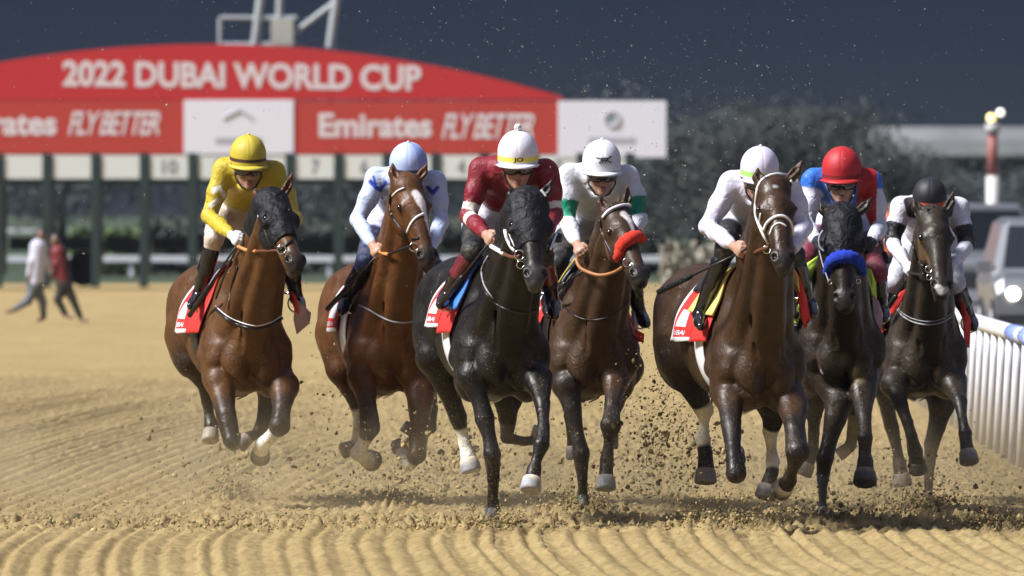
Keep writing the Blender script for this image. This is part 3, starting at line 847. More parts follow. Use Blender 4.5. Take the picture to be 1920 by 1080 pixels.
    # whip, held but a thing of its own
    if J.get('whip'):
        (a, b), m_ = J['whip']; a = Wp(*a)+o; b = Wp(*b)+o
        wr = thing('riding_whip', tuple(a), J['whip_label'], 'whip', 'riding whips held by the jockeys')
        mb = MB(); mb.tube([np.zeros(3), (b-a)*.55], [.007, .007], 8); mb.build('shaft', M['strap'], wr, True)
        mb = MB(); mb.tube([(b-a)*.55, (b-a)*.58, b-a], [.008, .017, .017], 8); mb.build('padded_tip', M[m_], wr, True)
        mb = MB(); mb.tube([-(b-a)*.13, (b-a)*.04], [.010, .009], 8); mb.build('handle', M['strap'], wr, True)
# ------------------------------------------------------------------ the seven runners (pixel, pixel, metres towards the camera[, pixel radius])
WH = (.70, .66, .58); SOCK = (.80, .76, .64)
def plain(c): return lambda t, th: c
def banded(c, band, lo=.97, hi=1.075, c2=None): return lambda t, th: band if lo < t < hi else (c2 if (c2 and t >= hi) else c)
Y1 = (.50, .39, .03)
def hel_yellow(t, th):
    if 1.03 < t < 1.09: return (.06, .025, .02)
    return (.58, .47, .05) if -.2 < math.remainder(th, 2*math.pi) < .35 else Y1
RUN = [
 dict(id=1, s=292, cx=466, hw=.29, yaw=12, dz=-.05, coat=(.085, .035, .0095), label='bay horse in a black blinker hood with orange rein grip, alone at the left',
  poll=(512, 368, .62), muz=(560, 500), fyaw=28, ears=[(478, 352), (549, 322)], hs=1., hood=(.60,), pad=None, under='red', cth=100, flare=.035, girth='strap',
  legs=dict(
   FL=dict(p=[(412,715,.10,29),(424,775,.26,20),(434,826,.34,18),(437,832,.20,14),(438,820,.02,14)], h=(430,806,-.12,17), dark=1),
   FR=dict(p=[(532,725,.10,28),(528,765,.24,18),(524,799,.32,20),(511,816,.28,12.5),(491,834,.22,14)], h=(487,860,.10,19), dark=1, col=[(3,4,(.80,.79,.68))], hc=(.13,.12,.11)),
   HL=dict(p=[(360,672,-1.05,33),(382,722,-1.15,14),(389,757,-1.22,12.5),(391,775,-1.22,9.5),(396,797,-1.2,15)], h=(394,827,-1.15,17), dark=0, hc=(.30,.25,.19)),
   HR=dict(p=[(508,722,-.85,26),(500,762,-.88,17),(493,795,-.82,16),(478,815,-.78,11),(466,820,-.74,11)], h=(448,836,-.72,15), dark=1)),
  straps=[('breast_girth', [(404,574),(425,592),(450,604),(480,611),(510,603),(535,585),(552,560)], 'white', .0035), ('breast_girth', [(404,579),(425,598),(450,610),(480,617),(510,609),(535,591),(552,566)], 'strap', .009),
   ('breast_strap', [(445,500),(433,540),(428,580)], 'strap', .006),
   ('cheek_strap', [(496,430),(503,450),(516,462),(530,468)], 'strap', .008), ('noseband', [(528,468),(545,452),(572,440)], 'strap', .009),
   ('eye_cup_rim', [(487,385),(484,402),(490,416),(502,421),(514,412)], 'white', .006)],
  free=[('rein', [(446,462,.46),(462,469,.50),(480,471,.60)], 'orange', .012), ('rein', [(480,471,.60),(505,470,.75),(526,469,.86)], 'brown', .009), ('rein', [(446,462,.44),(425,505,.3),(405,560,.0)], 'strap', .007),],
  rings=[(528,468,8)], flaps=[('cloth_flap', [(553,560,.0),(566,568,.0),(582,586,-.1),(580,606,-.1),(556,626,-.1),(550,600,0)], 'pink'), ('cloth_flap', [(546,545,.02),(556,556,.02),(561,590,-.02),(553,585,.0)], 'red')],
  j=dict(head=(465, 314, .02), hr=34, hyaw=8, pitch=28, shL=(420,318,-.08), shR=(513,322,-.08), elL=(392,405,-.02), elR=(552,410,.0), hdL=(436,443,.34), hdR=(508,448,.36), pel=(443,392,-.62),
   knL=(402,447,-.12), knR=(540,470,-.12), ankL=(372,556,-.30), ankR=(556,560,-.28), toeL=(358,574,-.14), toeR=(566,578,-.14), base=(.50,.385,.028), breech=(.62,.52,.42), glove=(.62,.62,.62),
   hel=hel_yellow, silk=[('px', [(400,358),(410,352),(421,368)], 5, WH), ('px', [(397,385),(408,376),(419,394)], 5, WH)],
   label='jockey in yellow silks with white chevrons on the sleeve and a yellow helmet', whip=(((447,456,.36),(355,592,-.12)),'strap'), whip_label='black riding whip held against the red cloth by the jockey in yellow')),
 dict(id=2, s=290, cx=735, hw=.275, yaw=9, dz=-.05, coat=(.092, .034, .009), label='reddish bay horse with a white blaze and white feet, second from the left', brownmane=True,
  poll=(766, 338, .62), muz=(806, 492), fyaw=22, ears=[(736, 304), (801, 306)], girth='white', cth=100, flare=.03, points=(.030,.014,.009),
  blaze=[dict(pts=[(781,362),(790,378),(797,400),(800,415),(806,440),(810,455)], r=[9,10,5,4,3,3], c=(.75,.70,.66)), dict(pts=[(812,450),(816,462),(808,480)], r=[5,6,8], c=(.30,.17,.15))],
  legs=dict(
   FL=dict(p=[(680,710,.10,27),(690,762,.26,18),(694,803,.32,20),(684,826,.26,12),(671,850,.26,15)], h=(701,866,.12,20), dark=1, col=[(3,4,SOCK)], cb=(.6,.52,.4), hc=(.22,.20,.18)),
   FR=dict(p=[(788,728,.10,29),(787,790,.28,20),(782,852,.38,19),(767,872,.34,13),(758,860,.28,12)], h=(747,834,.16,16), dark=2, col=[(3,4,SOCK)], hc=(.35,.33,.31)),
   HL=dict(p=[(640,690,-1.05,30),(664,745,-1.15,17),(671,775,-1.18,11),(671,812,-1.22,11),(664,838,-1.22,11)], h=(641,846,-1.2,16), dark=1, col=[(2,4,SOCK)], hc=(.42,.35,.26)),
   HR=dict(p=[(795,720,-.95,26),(808,768,-1.0,14),(807,802,-1.0,13),(790,815,-1.0,10),(776,812,-1.0,11)], h=(768,806,-1.0,12), dark=0)),
  straps=[('breast_girth', [(672,572),(690,580),(710,592),(735,603),(760,605),(785,600)], 'grey', .006),
   ('cheek_strap', [(732,362),(731,385),(734,405),(745,420),(758,440),(764,452)], 'strap', .008), ('noseband', [(763,436),(770,420),(780,408),(795,400)], 'white', .008), ('browband', [(735,368),(745,358),(758,352)], 'white', .006),
   ('lower_noseband', [(770,448),(785,446)], 'strap', .006)],
  free=[('rein', [(712,472,.42),(722,476,.48),(728,477,.52)], 'orange', .012), ('rein', [(728,477,.52),(750,468,.70),(772,460,.86)], 'strap', .009), ('rein', [(716,478,.42),(716,520,.25),(700,570,.05)], 'strap', .006)],
  rings=[(776,463,8)],
  j=dict(head=(766, 330, .0), hr=36, hyaw=0, pitch=32, shL=(706,335,-.10), shR=(815,340,-.10), elL=(671,412,-.02), elR=(826,418,-.02), hdL=(700,462,.30), hdR=(806,470,.28), pel=(740,402,-.62),
   knL=(690,492,-.10), knR=(812,500,-.10), ankL=(662,562,-.28), ankR=(822,565,-.28), toeL=(640,584,-.14), toeR=(832,582,-.14), base=(.50,.58,.76), breech=(.62,.60,.72),
   hel=lambda t, th: (.035,.035,.045) if 1.05 < t < 1.11 else (.42,.50,.74) if abs(math.remainder(th-.9, 2*math.pi)) > .35 else (.26,.34,.66), silk=[('px', [(694,340),(706,352),(714,356),(722,342)], 4, (.02,.05,.42)), ('px', [(714,356),(716,372)], 3.5, (.02,.05,.42)), ('px', [(802,352),(812,362),(820,352)], 4, (.02,.05,.42)), ('px', [(700,330),(706,352)], 2.5, (.02,.05,.42))],
   label='jockey in pale blue silks with dark blue shoulder stripes and a pale blue helmet', breech2=1, whip=(((708,478,.34),(614,580,-.14)),'strap'), whip_label='long black riding whip held by the jockey in pale blue')),
 dict(id=3, s=312, cx=944, hw=.285, yaw=11, dz=.0, coat=(.0055, .0045, .004), label='black horse in a black blinker hood with its foreleg planted on the sand', pad='blue', padth=70, under='red', cth=94, flare=.03, points=(.006,.006,.007),
  poll=(990, 372, .64), muz=(1006, 528), fyaw=10, ears=[(958, 352), (1036, 336)], hood=(.56,), nw=1.15, girth='white', hwid=1.03, muzcol=(.045,.042,.042),
  blaze=[dict(pts=[(1003,422),(1003,440)], r=[3,3], c=(.6,.55,.5))],
  legs=dict(
   FL=dict(p=[(884,705,.12,26),(900,752,.16,17),(909,785,.18,19),(918,820,.20,14),(923,852,.22,17.5),(925,895,.20,12),(924,940,.16,11),(924,955,.16,13)], h=(921,979,.20,15), hc=(.02,.02,.022), cb=(.03,.03,.03)),
   FR=dict(p=[(1008,712,.14,27),(1017,755,.34,16),(1019,800,.48,11.5),(1015,834,.56,15),(1006,862,.58,10),(1001,880,.60,14)], h=(994,920,.66,20), hc=(.30,.31,.33), cb=(.62,.54,.40)),
   HL=dict(p=[(815,668,-1.05,36),(842,735,-1.15,22),(858,782,-1.22,18),(866,812,-1.25,12),(871,830,-1.25,13)], h=(884,884,-1.22,20), col=[(3,4,SOCK)], hc=(.32,.32,.34), cb=(.66,.57,.38)),
   HR=dict(p=[(953,745,-.75,28),(952,785,-.80,19),(950,820,-.9,12),(980,828,-1.05,9),(1005,826,-1.1,10)], h=(1012,808,-1.1,15), hc=(.5,.46,.38))),
  straps=[('breast_girth', [(905,540),(925,566),(950,580),(985,588),(1015,580)], 'strap', .006), ('neck_strap', [(915,480),(903,505),(908,535),(925,560)], 'grey', .0055),
   ('cheek_strap', [(946,425),(950,445),(958,462),(966,470)], 'white', .012), ('cheek_strap', [(951,423),(958,445),(966,462)], 'white', .007)],
  free=[('rein', [(921,462,.38),(935,470,.48),(945,476,.56)], 'white', .014), ('rein', [(945,476,.56),(960,482,.70),(974,480,.82)], 'brown', .011), ('sheepskin_cup', [(1044,438,.62),(1036,455,.70),(1031,468,.74)], 'metal', .010), ('blinker_cup', [(1047,440,.60),(1046,452,.62)], 'strap', .026), ('blinker_cup', [(1032,466,.70),(1030,474,.72)], 'strap', .020),
   ('ear_cover', [(958,372,.62),(968,364,.66),(978,360,.66)], 'white', .009), ('ear_cover', [(1014,356,.64),(1021,364,.64),(1023,368,.64)], 'white', .008)],
  rings=[(974,478,9), (976,496,7)],
  j=dict(head=(971, 312, .04), hr=38, hyaw=0, pitch=24, shL=(902,318,-.08), shR=(1024,322,-.06), elL=(878,405,-.02), elR=(1040,402,.0), hdL=(912,441,.30), hdR=(1018,446,.34), pel=(925,400,-.60),
   knL=(885,470,-.10), knR=(1020,480,-.12), ankL=(836,556,-.28), ankR=(1036,565,-.28), toeL=(826,572,-.14), toeR=(1040,592,-.14), base=(.20,.010,.022), breech=(.64,.62,.70), boot=(.020,.010,.012), boottop=(.16,.02,.03), bobble=True,
   hel=lambda t, th: (.78,.68,.10) if 1.03 < t < 1.11 else (.74,.71,.78), mark=('JO', 1.070, .085, .02, 'strap'),
   silk=[('arm','L',.74,.90,WH),('arm','L',1.12,1.30,WH),('arm','R',.74,.90,WH),('px', [(905,268),(930,268),(948,278)], 4, WH), ('px', [(869,330),(872,345)], 14, WH)],
   label='jockey in maroon silks with white arm hoops and a white helmet with a pompom', whip=(((920,452,.34),(826,570,-.12)),'strap'), whip_label='dark riding whip held by the jockey in maroon')),
 dict(id=4, s=297, cx=1116, hw=.285, yaw=6, dz=-.05, coat=(.044, .022, .010), label='dark bay horse wearing a red fleece noseband and a white braided browband',
  poll=(1156, 392, .62), muz=(1206, 524), fyaw=24, ears=[(1126, 362), (1176, 345)], girth='strap', cth=106, flare=.05, hwid=.98,
  blaze=[dict(pts=[(1172,402),(1180,410),(1186,425),(1190,440)], r=[9,9,5,4], c=(.72,.68,.64)), dict(pts=[(1196,472),(1206,470)], r=[11,10], c=(.72,.68,.66))],
  legs=dict(
   FL=dict(p=[(1064,722,.10,27),(1072,765,.14,18),(1081,805,.16,13),(1089,850,.18,17),(1092,895,.16,10),(1093,928,.12,10)], h=(1095,952,.16,12), hc=(.015,.014,.013), cb=(.02,.02,.02), dark=0),
   FR=dict(p=[(1155,715,.14,24),(1148,760,.34,15),(1145,798,.46,20),(1142,828,.44,10),(1138,862,.44,13),(1137,878,.46,12)], h=(1136,917,.50,19), hc=(.33,.35,.33), cb=(.40,.36,.30), dark=1),
   HL=dict(p=[(1075,690,-1.0,34),(1072,740,-1.1,17),(1070,780,-1.2,14),(1072,815,-1.2,10),(1074,832,-1.2,11)], h=(1076,860,-1.2,15)),
   HR=dict(p=[(1172,690,-1.0,36),(1160,742,-1.1,18),(1152,770,-1.2,13),(1148,800,-1.2,10),(1148,815,-1.2,11)], h=(1146,840,-1.2,14))),
  straps=[('cheek_strap', [(1124,412),(1128,435),(1134,450),(1142,465),(1152,482),(1160,492)], 'strap', .007), ('browband', [(1130,408),(1140,396),(1155,388),(1172,384),(1184,386)], 'white', .010), ('browband_trim', [(1131,411),(1141,400),(1156,392),(1173,388),(1184,390)], 'strap', .004), ('cheek_strap', [(1130,435),(1138,470),(1145,490)], 'brown', .006),
   ('breast_girth', [(1045,560),(1075,590),(1110,600),(1150,590),(1185,560)], 'strap', .005)],
  free=[('rein', [(1080,484,.44),(1086,500,.50),(1102,510,.58),(1125,516,.66),(1150,511,.74),(1168,500,.82)], 'tan', .011), ('rein', [(1080,484,.4),(1060,510,.2),(1048,530,.0)], 'yellow', .006), ('tongue_tie', [(1180,505,.86),(1184,522,.86),(1190,532,.86)], 'white', .020)],
  rings=[(1176,492,8)], flaps=[('cloth_flap', [(1184,582,.02),(1190,584,.02),(1196,612,.0),(1187,664,.0),(1183,664,.0),(1188,615,.02)], 'pink'), ('cloth_flap', [(1190,616,.02),(1208,626,.0),(1207,642,.0),(1193,640,.0)], 'red')], fleece=([(1160,480),(1166,460),(1180,448),(1196,443),(1210,450),(1220,465),(1223,478)], 'rfleece', 12),
  j=dict(head=(1128, 326, .0), hr=36, hyaw=5, pitch=24, shL=(1066,330,-.08), shR=(1176,332,-.10), elL=(1062,410,-.02), elR=(1198,410,-.02), hdL=(1083,460,.32), hdR=(1168,470,.30), pel=(1105,410,-.62),
   knL=(1046,492,-.10), knR=(1178,500,-.10), ankL=(1036,566,-.28), ankR=(1200,590,-.28), toeL=(1034,590,-.14), toeR=(1212,608,-.14), base=(.68,.69,.72), breech=(.012,.012,.014), fat=1.12,
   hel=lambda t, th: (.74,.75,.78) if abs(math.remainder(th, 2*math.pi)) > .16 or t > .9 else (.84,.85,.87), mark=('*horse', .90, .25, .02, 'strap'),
   silk=[('arm','L',.60,1.02,(.0,.24,.13)),('arm','R',.55,.95,(.0,.24,.13))],
   label='jockey in white silks with green armbands and a white helmet bearing a horse emblem', whip=(((1098,505,.30),(1030,552,-.06)),'strap'), whip_label='black riding whip held by the jockey with green armbands')),
 dict(id=5, s=318, cx=1426, hw=.272, yaw=13.5, dz=-.04, coat=(.038, .018, .0075), label='tall dark brown horse with a white bridle and white pasterns, nearest of the right-hand group', pad='yellow', padth=66, under='red', cth=100, flare=.035,
  poll=(1450, 342, .66), muz=(1471, 497), fyaw=6, ears=[(1421, 316), (1507, 297)], nw=1.05, girth='white', hwid=1.0,
  blaze=[dict(pts=[(1452,349),(1456,349)], r=[3,3], c=(.5,.5,.48))],
  legs=dict(
   FL=dict(p=[(1368,745,.10,27),(1371,790,.26,21),(1374,838,.38,15.5),(1380,888,.44,19),(1384,880,.22,15),(1384,862,.02,14)], h=(1378,848,-.1,18), dark=1),
   FR=dict(p=[(1486,762,.12,28),(1490,805,.34,20),(1496,846,.44,24),(1487,878,.34,13),(1480,902,.24,14)], h=(1462,922,.14,21), dark=1, cb=(.52,.47,.38), hc=(.05,.05,.055)),
   HL=dict(p=[(1275,668,-1.08,42),(1300,726,-1.18,27),(1319,768,-1.26,20),(1320,795,-1.28,9.5),(1318,822,-1.28,15.5),(1323,850,-1.26,15)], h=(1323,905,-1.22,22), dark=0, col=[(2,4,(.72,.68,.56))], hc=(.24,.23,.23), cb=(.30,.26,.22)),
   HR=dict(p=[(1452,770,-.85,24),(1445,808,-.95,17),(1447,838,-1.0,10),(1449,864,-1.0,15),(1448,884,-.98,13)], h=(1434,934,-.95,21), dark=0, col=[(1,3,(.72,.68,.56))], hc=(.12,.11,.11), cb=(.4,.35,.3))),
  straps=[('cheek_strap', [(1420,352),(1416,385),(1417,405),(1424,425),(1432,442),(1440,456)], 'white', .008), ('browband', [(1420,352),(1428,338),(1442,329),(1458,326),(1472,328)], 'white', .008), ('cheek_strap', [(1482,338),(1492,352),(1498,375)], 'white', .007), ('cheek_strap', [(1426,400),(1424,420),(1430,430)], 'white', .005),
   ('noseband', [(1432,432),(1438,418),(1452,407),(1468,405),(1482,416),(1488,440)], 'white', .009), ('noseband', [(1443,440),(1449,425),(1461,418),(1474,424)], 'white', .006)],
  free=[('rein', [(1396,474,.42),(1412,474,.52),(1428,468,.64),(1440,464,.80)], 'brown', .012)],
  rings=[(1438,468,7)], flaps=[('cloth_flap', [(1490,505,.0),(1500,520,.0),(1512,560,-.05),(1520,604,-.05),(1511,618,-.05),(1503,600,-.02),(1494,550,.0)], 'red'), ('cloth_flap', [(1512,616,-.03),(1521,604,-.03),(1519,600,-.03),(1509,612,-.03)], 'white'), ('pad_flap', [(1486,497,.03),(1497,520,.03),(1500,548,.03),(1489,530,.03)], 'yellow')],
  j=dict(head=(1424, 340, .02), hr=36, hyaw=10, pitch=30, shL=(1370,345,-.08), shR=(1478,350,-.08), elL=(1326,424,-.04), elR=(1508,425,-.02), hdL=(1378,463,.34), hdR=(1484,472,.36), pel=(1402,408,-.62),
   knL=(1360,468,-.10), knR=(1490,480,-.10), ankL=(1318,590,-.28), ankR=(1516,570,-.28), toeL=(1314,612,-.14), toeR=(1524,590,-.14), base=(.66,.64,.76), breech=(.010,.014,.014), 
   hel=lambda t, th: (.36,.66,.14) if 1.03 < t < 1.11 else (.68,.63,.76),
   label='jockey in plain white silks and a white helmet with a lime band', whip=(((1378,478,.38),(1234,548,.0)),'black'), whip_label='riding whip with a padded black tip pointing left from the lime-banded jockey')),
 dict(id=6, s=305, cx=1581, hw=.25, yaw=6, dz=.02, coat=(.016, .010, .006), label='near-black horse in a black hood and thick blue fleece noseband', pad='lime', padth=96, under='pink', cth=104, flare=.05,
  poll=(1578, 402, .62), muz=(1584, 574), fyaw=-4, ears=[(1538, 380), (1636, 370)], hood=(.44,), girth='strap', nw=1.0, hwid=1.08,
  mud=[(1530,682,16,.06,(.055,.035,.028)), (1579,678,10,.05,(.10,.08,.04)), (1605,712,14,.05,(.11,.085,.04))],
  legs=dict(
   FL=dict(p=[(1574,752,.10,26),(1567,785,.14,22),(1556,822,.16,16),(1546,860,.18,17.5),(1543,900,.16,11),(1543,925,.14,8.5),(1543,950,.12,8.5)], h=(1543,972,.16,9), dark=2, col=[(4,6,(.11,.12,.15))], cb=(.2,.2,.22), hc=(.2,.2,.2)),
   FR=dict(p=[(1618,735,.14,24),(1620,782,.34,15),(1622,822,.44,14.5),(1621,850,.44,11.5),(1622,864,.46,14)], h=(1622,906,.54,22.5), hc=(.07,.07,.075), cb=(.24,.17,.12)),
   HL=dict(p=[(1530,735,-1.0,28),(1526,778,-1.1,16),(1526,812,-1.2,12),(1524,845,-1.2,11),(1516,862,-1.2,14)], h=(1504,890,-1.2,19), hc=(.12,.10,.08)),
   HR=dict(p=[(1600,735,-1.0,28),(1601,778,-1.1,14),(1600,812,-1.2,12),(1596,832,-1.2,11),(1593,838,-1.2,11)], h=(1580,848,-1.2,13), hc=(.3,.25,.18), col=[(1,3,(.16,.14,.08))])),
  straps=[],
  free=[('rein', [(1536,470,.52),(1544,500,.62),(1554,528,.76)], 'grey', .004), ('rein', [(1530,455,.4),(1540,475,.5)], 'strap', .01), ('eye_cup_rim', [(1543,432,.70),(1536,445,.72),(1537,462,.73),(1545,471,.74)], 'grey', .006)],
  rings=[(1556,529,4), (1609,527,4)], flaps=[('pad_flap', [(1622,500,.05),(1634,506,.05),(1642,530,.03),(1643,560,.02),(1634,552,.03)], 'lime'), ('cloth_flap', [(1634,548,.02),(1648,565,.0),(1656,590,.0),(1652,622,.0),(1640,612,.0)], 'pink'), ('pad_flap', [(1510,495,.05),(1536,478,.05),(1538,490,.05),(1518,520,.04),(1508,515,.04)], 'lime')], fleece=([(1553,508),(1556,495),(1566,485),(1582,481),(1600,484),(1612,494),(1616,508)], 'bfleece', 12),
  j=dict(head=(1578, 341, .0), hr=37, hyaw=-4, pitch=22, shL=(1524,338,-.08), shR=(1632,340,-.08), elL=(1512,420,-.04), elR=(1648,428,-.04), hdL=(1532,452,.30), hdR=(1636,455,.30), pel=(1590,410,-.62),
   knL=(1510,486,-.10), knR=(1645,510,-.10), ankL=(1508,570,-.28), ankR=(1652,580,-.28), toeL=(1506,590,-.14), toeR=(1658,598,-.14), base=(.03,.16,.62), breech=(.17,.015,.035), boot=(.012,.011,.012), glove=(.015,.015,.02),
   hel=lambda t, th: (.45,.018,.022) if not 1.07 < t < 1.12 else (.20,.012,.015), button=False,
   silk=[('sleeve', (.62,.62,.70)), ('half', .095, (.42,.018,.022))],
   label='jockey in blue and red silks with white sleeves and a red helmet', whip=(((1650,455,.30),(1664,490,.1)),'black'), whip_label='short black riding whip held upright by the jockey in the red helmet')),
 dict(id=7, s=292, cx=1738, hw=.25, yaw=5, dz=-.06, coat=(.025, .0175, .011), label='dark mud-splashed horse without a noseband, furthest right beside the white rail', under='red', cth=106, flare=.05,
  poll=(1752, 398, .62), muz=(1768, 548), fyaw=12, ears=[(1712, 372), (1789, 357)], girth='strap', nw=.98, hwid=.98,
  blaze=[dict(pts=[(1722,452),(1728,475),(1740,498)], r=[9,11,8], c=(.085,.048,.022)), dict(pts=[(1758,538),(1766,546),(1774,544)], r=[6,7,6], c=(.50,.46,.40))],
  legs=dict(
   FL=dict(p=[(1677,722,.14,25),(1690,758,.28,14),(1701,790,.34,11),(1709,815,.36,12.5),(1716,846,.26,15)], h=(1722,884,.18,18), hc=(.06,.05,.045), cb=(.09,.07,.06)),
   FR=dict(p=[(1788,718,.14,24),(1800,752,.34,14.5),(1805,785,.44,9.5),(1810,812,.48,12.5),(1811,824,.50,11)], h=(1818,868,.56,18.5), hc=(.15,.15,.17), cb=(.36,.31,.26)),
   HL=dict(p=[(1652,700,-1.0,28),(1661,752,-1.1,17),(1672,800,-1.2,15),(1682,842,-1.2,9.5),(1687,870,-1.2,14)], h=(1693,911,-1.2,19), hc=(.18,.14,.11), cb=(.16,.12,.10)),
   HR=dict(p=[(1766,755,-.70,26),(1757,800,-.72,18),(1747,832,-.76,15),(1743,870,-.78,11),(1741,908,-.78,8.5)], h=(1741,946,-.74,9), cb=(.04,.03,.03), hc=(.04,.03,.03))),
  straps=[('breast_girth', [(1677,573),(1690,590),(1710,603),(1740,609),(1770,603),(1790,588)], 'grey', .005), ('breast_girth', [(1677,568),(1690,585),(1710,597),(1740,603),(1770,597),(1790,582)], 'grey', .003),
   ('cheek_strap', [(1708,440),(1714,470),(1722,490),(1732,500)], 'strap', .007)],
  free=[('rein', [(1704,510,.42),(1718,514,.56),(1732,514,.74)], 'strap', .009)],
  rings=[(1741,505,6), (1742,520,5)], flaps=[('cloth_flap', [(1798,556,.0),(1808,572,.0),(1820,600,-.05),(1817,652,-.05),(1809,652,-.05),(1805,600,.0)], 'red'), ('cloth_flap', [(1700,540,.06),(1676,556,.02),(1664,580,.0),(1666,600,.0),(1684,575,.02)], 'red')],
  j=dict(head=(1743, 392, .0), hr=32.5, hyaw=0, pitch=34, shL=(1690,388,-.08), shR=(1796,392,-.08), elL=(1672,452,-.02), elR=(1812,458,-.02), hdL=(1700,496,.30), hdR=(1784,500,.30), pel=(1742,455,-.62),
   knL=(1688,530,-.10), knR=(1792,530,-.10), ankL=(1664,592,-.28), ankR=(1818,598,-.28), toeL=(1660,606,-.14), toeR=(1826,614,-.14), base=(.64,.63,.68), breech=(.50,.50,.55), boot=(.035,.028,.022), glove=(.62,.58,.60),
   hel=lambda t, th: (.60,.09,.035) if 1.05 < t < 1.12 else (.012,.012,.014) if math.remainder(th, 2*math.pi) < 0 else (.02,.02,.022), button=False,
   silk=[('arm','L',.52,1.12,(.012,.012,.014)),('arm','R',.52,1.12,(.012,.012,.014)), ('px', [(1706,378),(1712,400)], 12, (.012,.012,.014)), ('px', [(1780,380),(1776,400)], 10, (.012,.012,.014))],
   label='jockey in white silks with black armbands and a black helmet with an orange band', whip=(((1712,508,.30),(1656,590,.0)),'strap'), whip_label='dark riding whip slanting down beside the black-helmeted jockey')),
]
RUN[1]['j']['knee'] = (.014, .022, .075)
RUN[2]['j']['knee'] = (.010, .010, .012)
RUN[4]['j']['breech'] = (.60, .60, .70); RUN[4]['j']['knee'] = (.010, .013, .013)
RUN[5]['j']['breech'] = (.58, .58, .66); RUN[5]['j']['knee'] = (.17, .015, .035)
RUN[3]['j']['breech'] = (.45, .46, .50); RUN[3]['j']['knee'] = (.012, .012, .014)
for H in RUN:
    build_horse(H); build_rider(H)
# ------------------------------------------------------------------ track
def grooves(X, Yv):
    t = Yv-45.; u = np.maximum(t-6, 0); g = np.where(t < 6, -.05*t+.006*t*t, -.084+.022*u+.00075*np.minimum(u, 60)**2+.09*np.maximum(u-60, 0))
    return X-g
def sn(x, y, seed, fr, n=9):
    r = np.random.default_rng(seed); o = 0
    for _ in range(n):
        a = r.uniform(0, 6.28); k_ = fr*r.uniform(.5, 1.8); o = o+np.sin(x*math.cos(a)*k_+y*math.sin(a)*k_+r.uniform(0, 6.28))
    return o/n**.5
def sand_material():
    m = bpy.data.materials.new('track_sand'); m.use_nodes = True; t = m.node_tree; L = t.links; b = t.nodes['Principled BSDF']
    b.inputs['Roughness'].default_value = .95; b.inputs['Specular IOR Level'].default_value = .15
    co = t.nodes.new('ShaderNodeNewGeometry')
    def noise(sx, sy, sc, det=6, ro=.6):
        mp = t.nodes.new('ShaderNodeMapping'); mp.inputs['Scale'].default_value = (sx, sy, 1); L.new(co.outputs['Position'], mp.inputs[0])
        n = t.nodes.new('ShaderNodeTexNoise'); n.inputs['Scale'].default_value = sc; n.inputs['Detail'].default_value = det; n.inputs['Roughness'].default_value = ro
        L.new(mp.outputs[0], n.inputs['Vector']); return n.outputs[0]
    def ramp(src, stops):
        r = t.nodes.new('ShaderNodeValToRGB'); L.new(src, r.inputs[0]); el = r.color_ramp.elements
        el[0].position, el[0].color = stops[0][0], (*stops[0][1], 1); el[1].position, el[1].color = stops[1][0], (*stops[1][1], 1)
        for p_, c_ in stops[2:]: q = el.new(p_); q.color = (*c_, 1)
        return r.outputs[0]
    def mix(f, a, c, mode='MIX'):
        x = t.nodes.new('ShaderNodeMix'); x.data_type = 'RGBA'; x.blend_type = mode
        if isinstance(f, float): x.inputs[0].default_value = f
        else: L.new(f, x.inputs[0])
        L.new(a, x.inputs[6]); L.new(c, x.inputs[7]); return x.outputs[2]
    big = ramp(noise(1, .25, .9), [(.3, (.37, .275, .125)), (.7, (.45, .343, .162))])
    fine = ramp(noise(1, .35, 14, 8, .75), [(.28, (.55, .51, .44)), (.60, (1.06, 1.05, 1.02))])
    grain = ramp(noise(1, 1, 130, 3, .8), [(.3, (.80, .78, .74)), (.7, (1.15, 1.15, 1.15))])
    c = mix(1.0, big, fine, 'MULTIPLY'); c = mix(.7, c, grain, 'MULTIPLY')
    grn = ramp(noise(1, .3, 3.3, 7, .7), [(.60, (0, 0, 0)), (.78, (.35, .35, .35))])
    rg = t.nodes.new('ShaderNodeRGB'); rg.outputs[0].default_value = (.30, .29, .12, 1)
    c = mix(grn, c, rg.outputs[0])
    va = t.nodes.new('ShaderNodeVertexColor'); va.layer_name = 'Col'
    rd = t.nodes.new('ShaderNodeRGB'); rd.outputs[0].default_value = (.17, .12, .055, 1)
    c = mix(va.outputs[0], c, rd.outputs[0])
    L.new(c, b.inputs['Base Color'])
    n = noise(1, .6, 30, 9, .82); bp = t.nodes.new('ShaderNodeBump'); bp.inputs['Strength'].default_value = .75; bp.inputs['Distance'].default_value = .02
    L.new(n, bp.inputs['Height']); L.new(bp.outputs[0], b.inputs['Normal'])
    return m
MS = sand_material()
HITS = [(440,925,36,1.),(1085,948,60,1.),(1370,985,75,1.1),(740,935,60,.7),(930,985,40,.7),(1543,968,80,.8),(1745,942,60,.8),(1880,985,70,.9),(870,890,90,.4),(1700,960,120,.6)]
